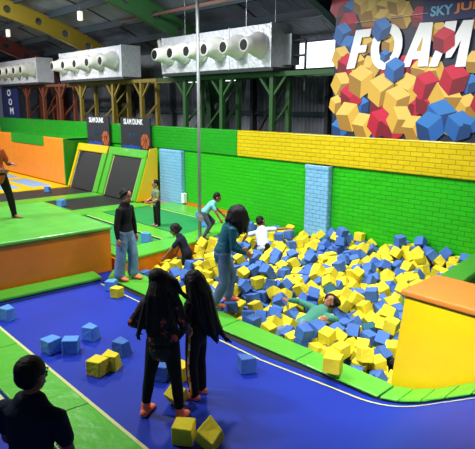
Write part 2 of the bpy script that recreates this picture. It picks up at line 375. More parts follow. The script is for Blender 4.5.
# ------------------------------------------------------------------ platform
t = thing('play_platform', 'raised platform with orange sides and glossy green top, where the man walks', 'platform', (-10.8, 3, 0))
MB().prism([(-12.6, -1.5), (-9.2, -1.5), (-9.14, 5.04), (-12.5, 5.15)], 0.0, .83).build('side_panel', M['orange'], t, t.location, bevel=.02)
MB().prism([(-12.63, -1.53), (-9.17, -1.53), (-9.11, 5.07), (-12.53, 5.18)], .83, .9).build('top_mat', M['plat_green'], t, t.location, bevel=.025, seg=3)

# ------------------------------------------------------------------ trampoline court, deck height .3
DZ = .3
t = thing('trampoline_court', 'raised green trampoline court with orange edge left of the foam pit', 'trampoline court', (-11, 7, 0))
MB().prism([(-30, 5.2), (-12.4, 5.25), (-9.2, 5.1), (-8.8, 5.1), (xl(7.6)-.03, 7.6), (xl(9.58)-.03, 9.58), (-30, 9.58)], -.6, .24).build('riser', M['orange'], t, t.location)
def pad(x0, y0, x1, y1, m=None, name='pad', z=DZ):
    MB().box((x0, y0, .24), (x1, y1, z)).build(name, m or M['pad_green'], t, t.location, bevel=.02)
def bed(x0, y0, x1, y1, m, name='jump_bed'):
    MB().box((x0, y0, .24), (x1, y1, .265)).build(name, m, t, t.location)
# edge pads by the pit follow the slanted edge
MB().prism([(-9.5, 5.16), (xl(5.1)-.02, 5.12), (xl(7.2)-.02, 7.2), (-9.75, 7.2)], .24, DZ).build('edge_pad', M['pad_green'], t, t.location, bevel=.02)
MB().prism([(-9.75, 7.21), (xl(7.2)-.02, 7.21), (xl(7.6)-.02, 7.6), (xl(9.5)-.02, 9.5), (-10.4, 9.5)], .24, DZ).build('edge_pad', M['pad_green'], t, t.location, bevel=.02)
pad(-13.4, 6.66, -9.62, 7.1, name='middle_pad'); pad(-13.4, 8.72, -10.2, 9.5, name='wall_pad')
pad(-13.9, 5.2, -13.35, 8.7, name='cross_pad'); pad(-13.34, 5.2, -9.52, 5.5, name='front_pad')
bed(-13.34, 5.5, -9.55, 6.66, M['bed_green']); bed(-13.34, 7.1, -9.8, 8.72, M['bed_green'])
for y, m in ((6.645, 'line'), (7.115, 'line')):
    MB().box((-13.3, y-.014, .262), (-9.65, y+.014, .272)).build('edge_line', M[m], t, t.location)
MB().box((-13.3, 8.66, .262), (-10.3, 8.69, .272)).build('edge_line', M['line'], t, t.location)
MB().box((-13.3, 6.55, .2655), (-9.65, 6.62, .268)).build('edge_gap', M['black'], t, t.location)
MB().box((-13.3, 7.14, .2655), (-9.9, 7.2, .268)).build('edge_gap', M['black'], t, t.location)
MB().box((-13.3, 5.52, .2655), (-9.7, 5.57, .268)).build('edge_gap', M['black'], t, t.location)
# black beds before the slanted trampolines, green pads around them
bed(-15.95, 6.6, -14.05, 8.6, M['bed_black'], 'black_bed'); bed(-18.4, 5.6, -16.65, 8.6, M['bed_black'], 'black_bed')
pad(-16.65, 5.2, -15.95, 8.6, name='cross_pad'); pad(-15.95, 5.2, -13.9, 6.6, name='front_pad'); pad(-14.05, 6.6, -13.9, 8.6, name='edge_pad')
pad(-18.4, 5.2, -16.65, 5.6, name='front_pad'); pad(-19.0, 5.2, -18.4, 8.58, M['yellow'], 'yellow_pad')
# blue beds framed in yellow along the orange wall
for x0, x1 in ((-21.6, -19.0), (-24.6, -22.0), (-28, -25)):
    bed(x0, 6.2, x1, 7.2, M['bed_blue'], 'blue_bed'); bed(x0, 7.5, x1, 8.3, M['bed_blue'], 'blue_bed')
    pad(x0, 7.2, x1, 7.5, M['yellow'], 'yellow_pad'); pad(x0, 8.3, x1, 8.58, M['yellow'], 'yellow_pad'); pad(x0, 5.2, x1, 6.2, M['yellow'], 'yellow_pad')
for x0, x1 in ((-22.0, -21.6), (-25.0, -24.6)): pad(x0, 5.2, x1, 8.58, M['yellow'], 'yellow_pad')

# slanted wall trampolines
def slant(x0, x1, fr, label, side):
    t = thing('slanted_trampoline', label, 'trampoline', ((x0+x1)/2, 8.6, .27))
    f = lambda u, x, h: (x, 8.62+.5*u-h*.93, .29+1.42*u+h*.36)
    def slab(xa, xb, u0, u1, h0, h1, name, m, bev=.03):
        MB().add([f(u0, xa, h0), f(u0, xb, h0), f(u1, xb, h0), f(u1, xa, h0), f(u0, xa, h1), f(u0, xb, h1), f(u1, xb, h1), f(u1, xa, h1)],
                 [(3,2,1,0),(4,5,6,7),(0,1,5,4),(1,2,6,5),(2,3,7,6),(3,0,4,7)]).build(name, m, t, t.location, bevel=bev)
    slab(x0, x1,   .0, .9, -.02, .0, 'jump_bed', M['bed_black'], 0)
    slab(x0-fr[0], x0, 0, 1, -.1, .05, 'frame_pad', M[fr[2]]); slab(x1, x1+fr[1], 0, 1, -.1, .05, 'frame_pad', M[fr[3]])
    slab(x0-fr[0], x1+fr[1], .88, 1.06, -.12, .06, 'top_pad', M[fr[4]])
    slab(x1-.06, x1-.03, .0, .88, 0, .01, 'edge_line', M['line'], 0); slab(x0+.03, x0+.06, .0, .88, 0, .01, 'edge_line', M['line'], 0)
    if side:
        x = x1+fr[1]; MB().add([(x-.02, 8.64, .3), (x-.02, WY-.18, .3), (x-.02, WY-.18, 1.88), (x-.02, 9.17, 1.84), (x+.03, 8.64, .3), (x+.03, WY-.18, .3), (x+.03, WY-.18, 1.88), (x+.03, 9.17, 1.84)],
            [(0,1,2,3),(7,6,5,4),(0,4,5,1),(1,5,6,2),(2,6,7,3),(3,7,4,0)]).build('side_panel', M['yellow'], t, t.location)
    return t
slant(-18.4, -16.68, (.14, .28, 'yellow', 'pad_green', 'yellow'), 'slanted black wall trampoline with yellow top pad, beside the orange wall', False)
slant(-16.0, -14.25, (.3, .2, 'pad_green', 'pad_green', 'pad_green'), 'slanted black wall trampoline framed all in green, with yellow wedge side', True)

# orange wall panel with green return
t = thing('orange_wall_panel', 'long orange padded wall with green end, far left behind the trampolines', 'wall panel', (-22, 8.6, .3))
MB().box((-25.6, 8.6, .3), (-18.75, 8.78, 1.95)).build('face_pad', M['orange_wall'], t, t.location, bevel=.03)
MB().box((-18.75, 8.6, .3), (-18.68, WY, 1.95)).build('end_panel', M['green_flat'], t, t.location)
MB().box((-23.6, 8.57, 1.62), (-20.4, 8.6, 1.97)).build('green_inset', M['green_flat'], t, t.location)
MB().box((-25.85, 8.45, .3), (-25.4, 8.8, 2.15)).build('edge_pad', M['yellow'], t, t.location, bevel=.03)
MB().box((-25.6, 8.78, 1.9), (-18.68, WY-.06, 1.95)).build('top_panel', M['green_flat'], t, t.location)

# ------------------------------------------------------------------ signs
def slam(x0, x1, label):
    t = thing('sign_panel', label, 'sign', (x0, 9.5, 1.75), 'dark basketball signs'); o = t.location
    MB().box((x0, 9.44, 1.7), (x1, 9.49, 2.75)).build('board', M['p_dark'], t, o)
    w = x1-x0
    text_mesh('lettering', 'SLAM DUNK', (x0+.12*w, 9.44, 2.53), .66*w, .18, M['white'], t, o, bold=.035)
    c = V((x0+.84*w, 9.43, 2.02)); b = MB(); k = 28; r = .24
    vs = [(c.x+r*math.cos(a), 9.432, c.z+r*math.sin(a)) for a in [2*math.pi*i/k for i in range(k)]]+[(c.x+r*math.cos(a), 9.44, c.z+r*math.sin(a)) for a in [2*math.pi*i/k for i in range(k)]]
    b.add(vs, [tuple(range(k)), tuple(range(2*k-1, k-1, -1))]+[(i, (i+1) % k, k+(i+1) % k, k+i) for i in range(k)])
    bb = b.build('basketball_picture', M['ball'], t, o)
    l = MB()
    def arc(f): 
        pp = [f(i/10) for i in range(11)]
        for p, q in zip(pp, pp[1:]): l.bar((p[0], 9.43, p[1]), (q[0], 9.43, q[1]), .004, .02, (0, 1, 0))
    arc(lambda u: (c.x-r+2*r*u, c.z+.06*math.sin(math.pi*u))); arc(lambda u: (c.x+.05*math.sin(math.pi*u), c.z-r+2*r*u))
    arc(lambda u: (c.x-.17+.14*math.sin(math.pi*u), c.z-.17+.34*u)); arc(lambda u: (c.x+.17-.14*math.sin(math.pi*u)+.05, c.z-.17+.34*u))
    l.build('seam_line', M['black'], bb, o)
    a = MB(); rnd = random.Random(4)
    for i in range(7):
        cx, cz, rr = x0+.1*w+.09*w*i, 1.79+.03*rnd.random(), .07+.03*rnd.random()
        a.add([(cx+rr*math.cos(j*math.pi/5), 9.436, cz+rr*.9*math.sin(j*math.pi/5)) for j in range(10)], [tuple(range(10))])
    a.build('blue_crowd_picture', M['blue_art'], t, o)
    a = MB()
    for i in range(5):
        cx = x0+.33*w+.05*w*i; a.bar((cx, 9.437, 2.08+.05*(i % 2)), (cx+.04, 9.437, 2.36-.03*i), .004, .025, (0, 1, 0))
    a.bar((x0+.28*w, 9.437, 2.22), (x0+.5*w, 9.437, 2.2), .004, .02, (0, 1, 0)); a.build('hoop_picture', M['teal_art'], t, o)
slam(-18.5, -16.92, 'charcoal basketball sign above the slanted trampoline with yellow top')
slam(-16.15, -14.42, 'charcoal basketball sign above the green-framed slanted trampoline')
t = thing('hanging_sign', 'navy sign with stacked white letters under the far left duct', 'sign', (-27, 9.9, 2.4)); o = t.location
MB().add([(-27.9, 9.88, 4.02), (-26.0, 9.88, 4.02), (-25.9, 9.88, 2.5), (-27.9, 9.88, 2.5), (-27.9, 9.93, 4.02), (-26.0, 9.93, 4.02), (-25.9, 9.93, 2.5), (-27.9, 9.93, 2.5)],
         [(0,1,2,3),(7,6,5,4),(0,4,5,1),(1,5,6,2),(2,6,7,3),(3,7,4,0)]).build('board', M['p_navy'], t, o)
for ch, x, z in (('O', -27.25, 3.52), ('O', -27.15, 3.1), ('M', -27.05, 2.68)): text_mesh('lettering', ch, (x, 9.88, z), .42, .3, M['white'], t, o, bold=.03)

# printed banner
BY = 9.60
t = thing('printed_banner', 'big printed banner of coloured foam cubes with white FOAM lettering', 'banner', (-5, BY, 2.4)); o = t.location
MB().box((-7.56, BY, 2.40), (-2.6, BY+.06, 5.62)).build('panel', M['p_bg'], t, o)
cubes_p = [(30,20,28,'r'),(70,30,25,'b'),(60,75,28,'r'),(40,110,27,'b'),(62,150,28,'b'),(35,185,28,'y'),(55,215,32,'r'),(35,270,30,'y'),(20,335,22,'y'),(100,340,25,'b'),(30,425,25,'b'),(130,440,30,'b'),
 (130,215,30,'y'),(85,200,25,'y'),(130,85,25,'r'),(115,145,25,'y'),(190,140,25,'y'),(130,40,38,'y'),(180,25,30,'y'),(230,50,38,'y'),(215,12,30,'y'),(100,15,25,'y'),(290,55,30,'r'),(170,60,25,'y'),(345,100,30,'y'),
 (250,215,35,'r'),(305,230,45,'y'),(340,230,30,'y'),(450,270,30,'b'),(185,235,22,'r'),(68,310,34,'r'),(60,375,38,'y'),(108,410,35,'y'),(100,262,40,'y'),(270,340,30,'r'),(165,345,36,'r'),(160,395,38,'r'),(200,430,35,'r'),
 (165,290,42,'y'),(250,285,42,'y'),(315,330,40,'r'),(215,325,42,'y'),(225,385,40,'y'),(270,410,36,'y'),(380,400,30,'y'),(440,345,40,'y'),(310,275,40,'r'),(370,315,50,'y'),(355,375,50,'b'),(400,255,46,'r'),(320,430,45,'b'),(415,405,45,'b'),(455,400,25,'b'),
 (500,60,40,'y'),(520,130,40,'r'),(500,330,45,'r'),(540,260,45,'y'),(520,410,42,'y'),(575,330,45,'b'),(600,400,40,'r'),(590,200,45,'y'),(570,90,40,'b'),(470,200,35,'y')]
top_p = [(170,95,30,'b'),(212,225,32,'b'),(370,130,36,'r'),(182,180,16,'b')]
def b_at(zx, zy):          # a point of the measured banner picture on the banner's plane
    px, py = 330+zx/3.207, zy/3.207
    d = rt2*(px-237.5)-up2*(py-224.5)+fw*FPX
    p = V((0, 0, CAMH))+d*(BY/d.y); return p.x, p.z
keys = ['print_'+k for k in 'yYZrRQbBA']
def print_cubes(lst, name, y0, dy, seed):
    b = MB(); rnd = random.Random(seed); yy = y0
    for zx, zy, r, c in lst:
        x, z = b_at(zx, zy); x2, _ = b_at(zx+r, zy); rr = abs(x2-x)*1.12
        if z-rr < 2.45: z = 2.45+rr
        a0 = rnd.uniform(0, math.pi/3); i0 = {'y': 0, 'r': 3, 'b': 6}[c]
        h = [(x+rr*math.cos(a0+i*math.pi/3)*1.0, z+rr*math.sin(a0+i*math.pi/3)) for i in range(6)]
        cx, cz = x+rnd.uniform(-.12, .12)*rr, z+rnd.uniform(-.12, .12)*rr
        vs = [(p[0], yy, p[1]) for p in h]+[(cx, yy, cz)]
        q = [((0+2*k) % 6, (1+2*k) % 6, (2+2*k) % 6, 6) for k in range(3)]
        hs = sorted(range(3), key=lambda k: -h[(1+2*k) % 6][1])   # printed tones of the artwork
        for rank, k in enumerate(hs): b.add(vs, [q[k]], i0+(1, 0, 2)[rank])
        yy -= dy
    return b.build(name, [M[k] for k in keys], t, o)
print_cubes(cubes_p, 'printed_cubes', BY-.002, .0006, 3)
L = MB()
def poly(pts, y=BY-.05):
    pp = [b_at(*p) for p in pts]; k = len(pp)
    L.add([(x, y, z) for x, z in pp]+[(x, y+.006, z) for x, z in pp], [tuple(range(k)), tuple(range(2*k-1, k-1, -1))]+[(i, (i+1) % k, k+(i+1) % k, k+i) for i in range(k)])
poly([(57,222),(88,98),(138,92),(132,118),(107,121),(101,146),(124,144),(118,168),(95,171),(83,219)])
for i in range(20):
    a, c = 2*math.pi*i/20, 2*math.pi*(i+1)/20
    f = lambda u, k: (186+(50*math.cos(u))*k+ -12*math.sin(u)*k*-1*-1, 150+74*math.sin(u)*k)
    g = lambda u: (186+24*math.cos(u)-6*math.sin(u), 150+42*math.sin(u))
    poly([f(a, 1), f(c, 1), g(c), g(a)])
poly([(234,216),(293,74),(335,72),(318,213),(286,214),(289,190),(268,191),(260,215)][:8])
poly([(320,214),(352,140),(375,70),(412,67),(402,120),(432,66),(466,64),(438,214),(405,215),(424,130),(392,185),(375,186),(378,140),(348,214)])
L.build('lettering', M['white'], t, o)
H = MB(); pp = [b_at(*p) for p in ((281,165),(303,118),(296,163))]
H.add([(x, BY-.053, z) for x, z in pp], [(0,1,2)]); H.build('letter_counter', M['print_y'], t, o)
for i, c in enumerate(top_p): print_cubes([c], 'printed_cube', BY-.056-.001*i, .001, 8+i)
MB().box((-5.55, BY-.045, 4.62), (-2.6, BY-.04, 5.08)).build('title_strip', M['p_navy'], t, o)
text_mesh('title_lettering', 'SKY', (-5.40, BY-.046, 4.72), .42, .17, M['sky'], t, o, bold=.03)
text_mesh('title_lettering', 'JUMP', (-4.95, BY-.046, 4.72), .7, .17, M['orange_p'], t, o, bold=.03)
b = MB(); b.bar((-7.04, BY-.046, 4.78), (-5.45, BY-.046, 4.79), .004, .018, (0, 1, 0)); b.build('thin_line', M['white'], t, o)

# ------------------------------------------------------------------ ducts
def duct(x0, x1, label, nn, cols):
    t = thing('air_duct', label, 'duct', ((x0+x1)/2, 9.9, 4.02), 'insulated air ducts'); o = t.location
    MB().box((x0, 9.6, 4.04), (x1, 10.3, 5.03)).build('casing', M['foil'], t, o, bevel=.015)
    for k in range(4):
        x = x0+(x1-x0)*k/3; b = MB(); b.box((x-.02, 9.585, 4.03), (x+.02, 10.31, 5.04)); b.build('seam_strip', M['st_dark'] if cols else M['foil'], t, o)
    for k in range(nn):
        x = x0+(x1-x0)*(k+.5)/nn; z = 4.56
        b = MB(); P = [((x, 9.62, z), .3), ((x, 9.5, z), .3), ((x, 9.4, z-.01), .25), ((x, 9.26, z-.02), .2), ((x-.02, 9.1, z-.03), .165), ((x-.02, 9.08, z-.03), .155)]
        b.loft([p for p, r in P], [r for p, r in P], n=20, round_ends=False)
        nz = b.build('nozzle', M['nozzle'], t, o, smooth=True)
        b = MB(); b.loft([(x-.02, 9.079, z-.03), (x-.02, 9.074, z-.03)], [.125, .125], n=20, round_ends=False)
        b.build('opening', M['dark'], nz, o)
    b = MB(); b.box((x0-.05, 9.62, 3.96), (x1+.05, 10.28, 4.04)); b.build('tray', M['st_dark'], t, o)
duct(-13.88, -9.44, 'silver foil-wrapped air duct with six white nozzles above the green frame', 6, False)
duct(-20.75, -16.2, 'silver foil-wrapped air duct with five nozzles above the ochre frame', 5, False)
duct(-27.6, -22.95, 'silver foil-wrapped air duct nearest the far left end', 6, False)
# hanging rods of the first duct
for x, y, lab in ((-12.9, 9.7, 'thin steel rod hanging the six-nozzle duct, by its left end'), (-10.4, 9.7, 'thin steel rod hanging the six-nozzle duct, by its middle'), (-9.6, 9.9, 'thin steel rod hanging the six-nozzle duct, at its right end')):
    b = MB(); b.loft([(x, y, 5.03), (x, y, roofz(y))], [.012, .012], n=8, round_ends=False); tag(b.build('hanging_rod', M['steel'], off=(x, y, 5.03)), lab, 'rod')

# support frames behind the wall
def frame(xs, m, label, ends):
    x0, x1 = ends; t = thing('support_frame', label, 'steel frame', ((x0+x1)/2, 10.2, 0)); o = t.location
    for x in xs:
        for y in (9.95, 10.55):
            b = MB(); b.box((x-.06, y-.06, -1), (x+.06, y+.06, 3.95)); b.build('post', M[m], t, o)
        b = MB(); b.bar((x, 9.95, 2.6), (x, 10.55, 3.2), .05, .05); b.build('lacing', M[m], t, o)
        for s in (-1, 1):
            b = MB(); b.bar((x, 9.95, 3.35), (x+s*.5, 9.95, 3.9), .06, .06, (0, 1, 0)); b.build('knee_brace', M[m], t, o)
    for y in (9.95, 10.55):
        b = MB(); b.box((x0, y-.05, 3.84), (x1, y+.05, 3.95)); b.build('beam', M[m], t, o)
    b = MB(); b.bar((xs[0], 10.6, 2.3), (xs[1], 10.6, 3.8), .05, .05, (0, 1, 0)); b.build('diagonal_brace', M[m], t, o)
frame((-13.25, -11.6, -9.7), 'st_green', 'green steel frame carrying the six-nozzle duct', (-14.6, -7.4))
frame((-19.8, -17.4, -15.6), 'st_yellow', 'ochre steel frame carrying the five-nozzle duct', (-20.9, -14.7))
frame((-25.0, -23.2, -21.6), 'st_red', 'rust red steel frame under the far left duct', (-28.2, -21.0))
# long diagonals and rails on the rear wall
for i, (x, lab) in enumerate(((-10.9, 'dark diagonal brace on rear wall left of the banner'), (-13.9, 'dark diagonal brace on rear wall behind the green frame'), (-18.6, 'dark diagonal brace on rear wall behind the ochre frame'))):
    b = MB(); b.bar((x-3.4, 11.68, -.95), (x, 11.68, 3.9), .08, .08, (0, 1, 0)); tag(b.build('diagonal_brace', M['st_dark']), lab, 'brace')
b = MB(); b.box((-30, 11.9, 2.86), (-6, 12.0, 2.98)); tag(b.build('wall_rail', M['st_blue']), 'long blue-grey rail across the rear wall', 'rail')
b = MB(); b.box((-15, 11.75, 4.02), (-6, 11.95, 4.14)); tag(b.build('wall_rail', M['st_blue']), 'blue rail along the sill of the large window', 'rail')
for x, lab in ((-9.5, 'dark upright post on rear wall below the large window'), (-12.4, 'dark upright post on rear wall behind the duct'), (-16.6, 'dark upright post on rear wall near the yellow arch foot')):
    b = MB(); b.box((x-.06, 11.8, -.9), (x+.06, 11.95, 4.0)); tag(b.build('wall_post', M['st_dark'], off=(x, 11.9, -.9)), lab, 'post')
# bent pipes beside the first duct
t = thing('bent_pipe', 'pair of dark bent pipes at the right end of the six-nozzle duct', 'pipe', (-9.1, 10.3, 4))
for dz in (.0, .35):
    b = MB(); b.loft([(-9.16, 10.1, 4.3+dz), (-8.85, 10.1, 4.3+dz), (-8.8, 10.1, 4.27+dz), (-8.8, 10.1, 3.5+dz*.5)], [.03]*4, n=10); b.build('pipe', M['st_dark'], t, t.location, smooth=True)
b = MB(); b.box((-9.43, 10.0, 4.1), (-9.16, 10.3, 4.8)); tag(b.build('junction_duct', M['steel'], off=(-9.1, 10.2, 4.1)), 'small grey duct stub on the end of the six-nozzle duct', 'duct')
b = MB(); b.loft([(-14.75, 10.1, 5.05), (-14.6, 10.1, 4.6), (-14.45, 10.1, 4.0)], [.07, .08, .09], n=12); tag(b.build('white_pipe', M['nozzle'], smooth=True, off=(-14.6, 10.1, 4.1)), 'slanting white pipe between the two right-hand ducts', 'pipe')

# ------------------------------------------------------------------ arches: curved castellated ribs, one plane each
AP = [(11.55, -.9), (11.55, 1.2), (11.55, 2.6), (11.5, 3.6), (11.2, 4.45), (10.55, 5.05), (9.7, 5.45), (8.8, 5.78), (7.8, 6.08), (6.7, 6.36), (5.5, 6.6), (4.2, 6.82), (2.8, 7.0)]
def arch(x, m, label):
    t = thing('arched_rib', label, 'roof rib', (x, 11.5, -.9), 'curved roof ribs'); o = t.location
    pts = [V((0, y, z)) for y, z in AP]; nrm = []
    for i in range(len(pts)):
        d = (pts[min(i+1, len(pts)-1)]-pts[max(i-1, 0)]).normalized(); nrm.append(V((0, -d.z, d.y)))
    dep = [.3, .3, .34, .36, .3, .27, .27, .27, .27, .27, .27, .27, .27]
    up_ = [p-n*d for p, n, d in zip(pts, nrm, dep)]; lo = [p+n*d for p, n, d in zip(pts, nrm, dep)]
    web = MB()
    for i in range(len(pts)-1):
        A, B, C, D = lo[i], lo[i+1], up_[i+1], up_[i]; c = (A+B+C+D)/4; e = (pts[i+1]-pts[i]).normalized(); f = V((0, -e.z, e.y))
        k = 16; r = .13 if (pts[i+1]-pts[i]).length > .5 else .1; ring = []; outer = []
        for j in range(k):
            u = j/k*4; q = [A, B, C, D]; s = int(u); outer.append(q[s].lerp(q[(s+1) % 4], u-s))
            dv = outer[-1]-c; ring.append(c+dv.normalized()*r)
        for sx in (-.03, .03):
            vs = [V((x+sx, p.y, p.z)) for p in outer+ring]
            web.add(vs, [(j, (j+1) % k, k+(j+1) % k, k+j) for j in range(k)])
        web.add([V((x-.03, p.y, p.z)) for p in ring]+[V((x+.03, p.y, p.z)) for p in ring], [(j, (j+1) % k, k+(j+1) % k, k+j) for j in range(k)])
    web.build('web', M[m], t, o)
    for edge, nm in ((up_, 'top_flange'), (lo, 'bottom_flange')):
        fl = MB(); 
        for p, q in zip(edge, edge[1:]): fl.bar((x, p.y, p.z), (x, q.y, q.z), .2, .025, (0, 1, .01) if abs((q-p).normalized().y) < .5 else (0, 0, 1))
        fl.build(nm, M[m], t, o)
arch(-13.7, 'arch_g', 'green curved roof rib with round holes, behind the six-nozzle duct')
arch(-19.4, 'arch_y', 'olive yellow curved roof rib with round holes, behind the middle duct')
arch(-25.2, 'arch_r', 'red curved roof rib with round holes, at far left')
arch(-8.0, 'st_blue', 'blue curved roof rib hidden mostly by the banner')
# purlins
for i, (y, m, lab) in enumerate(((10.9, 'st_purlin', 'dark teal roof purlin lowest at the eaves'), (9.9, 'st_purlin', 'dark teal roof purlin second up from the eaves'), (8.7, 'st_purlin', 'dark teal roof purlin third up from the eaves'), (7.5, 'st_purlin', 'dark teal roof purlin fourth up from the eaves'), (6.2, 'st_purlin', 'dark teal roof purlin fifth up from the eaves'), (4.8, 'st_purlin', 'dark teal roof purlin sixth up from the eaves'), (3.4, 'st_purlin', 'dark teal roof purlin highest in view'))):
    z = roofz(y)-.12; b = MB(); b.box((-38, y-.05, z-.1), (2, y+.05, z+.1)); tag(b.build('roof_purlin', M[m], off=(-18, y, z)), lab, 'purlin', 'roof purlins')
b = MB(); b.loft([(-15.5, 9.2, 5.62), (-4, 9.2, 5.62)], [.05, .05], n=10, round_ends=False); tag(b.build('roof_pipe', M['st_brown'], smooth=True), 'reddish brown pipe running above the six-nozzle duct', 'pipe')
for k in range(9):
    x = -30+3.0*k+ .7; b = MB()
    for (y0, z0), (y1, z1) in zip(prof[:5], prof[1:6]): b.bar((x, y0, z0-.02), (x, y1, z1-.02), .05, .03)
    tag(b.build('roof_seam', M['st_dark'], off=(x, 10, 5)), 'dark roof sheet seam above the ducts', 'seam', 'roof sheet seams')
for p, lab in (((-16.73, 8.5, 5.85), 'small white lamp hung under roof beside the olive rib'), ((-22.83, 8.5, 5.87), 'small white lamp hung under roof near the red rib')):
    t = thing('ceiling_lamp', lab, 'lamp', p)
    MB().box((p[0]-.07, p[1]-.07, p[2]-.14), (p[0]+.07, p[1]+.07, p[2]+.14)).build('lamp_head', M['lamp'], t, p, bevel=.03)
    b = MB(); b.loft([(p[0], p[1], p[2]+.14), (p[0], p[1], roofz(p[1]))], [.012, .012], n=8, round_ends=False); b.build('stem', M['st_dark'], t, p)

# ------------------------------------------------------------------ pole at the pit edge
t = thing('steel_pole', 'tall thin galvanised pole at left edge of the foam pit', 'pole', (-9.06, 7.13, .3)); o = t.location
b = MB(); b.loft([(-9.06, 7.13, .3), (-9.06, 7.13, 3.2), (-9.08, 7.13, 6.72)], [.036, .034, .032], n=14, round_ends=False); b.build('shaft', M['steel'], t, o, smooth=True)
b = MB(); b.loft([(-9.06, 7.13, .72), (-9.06, 7.13, .86)], [.06, .06], n=14, round_ends=False); b.box((-9.03, 7.05, .74), (-8.94, 7.14, .84)); b.build('coupler', M['steel'], t, o)
b = MB(); b.loft([(-9.06, 7.13, .3), (-9.06, 7.13, .32)], [.1, .1], n=16, round_ends=False); b.build('base_plate', M['steel'], t, o)
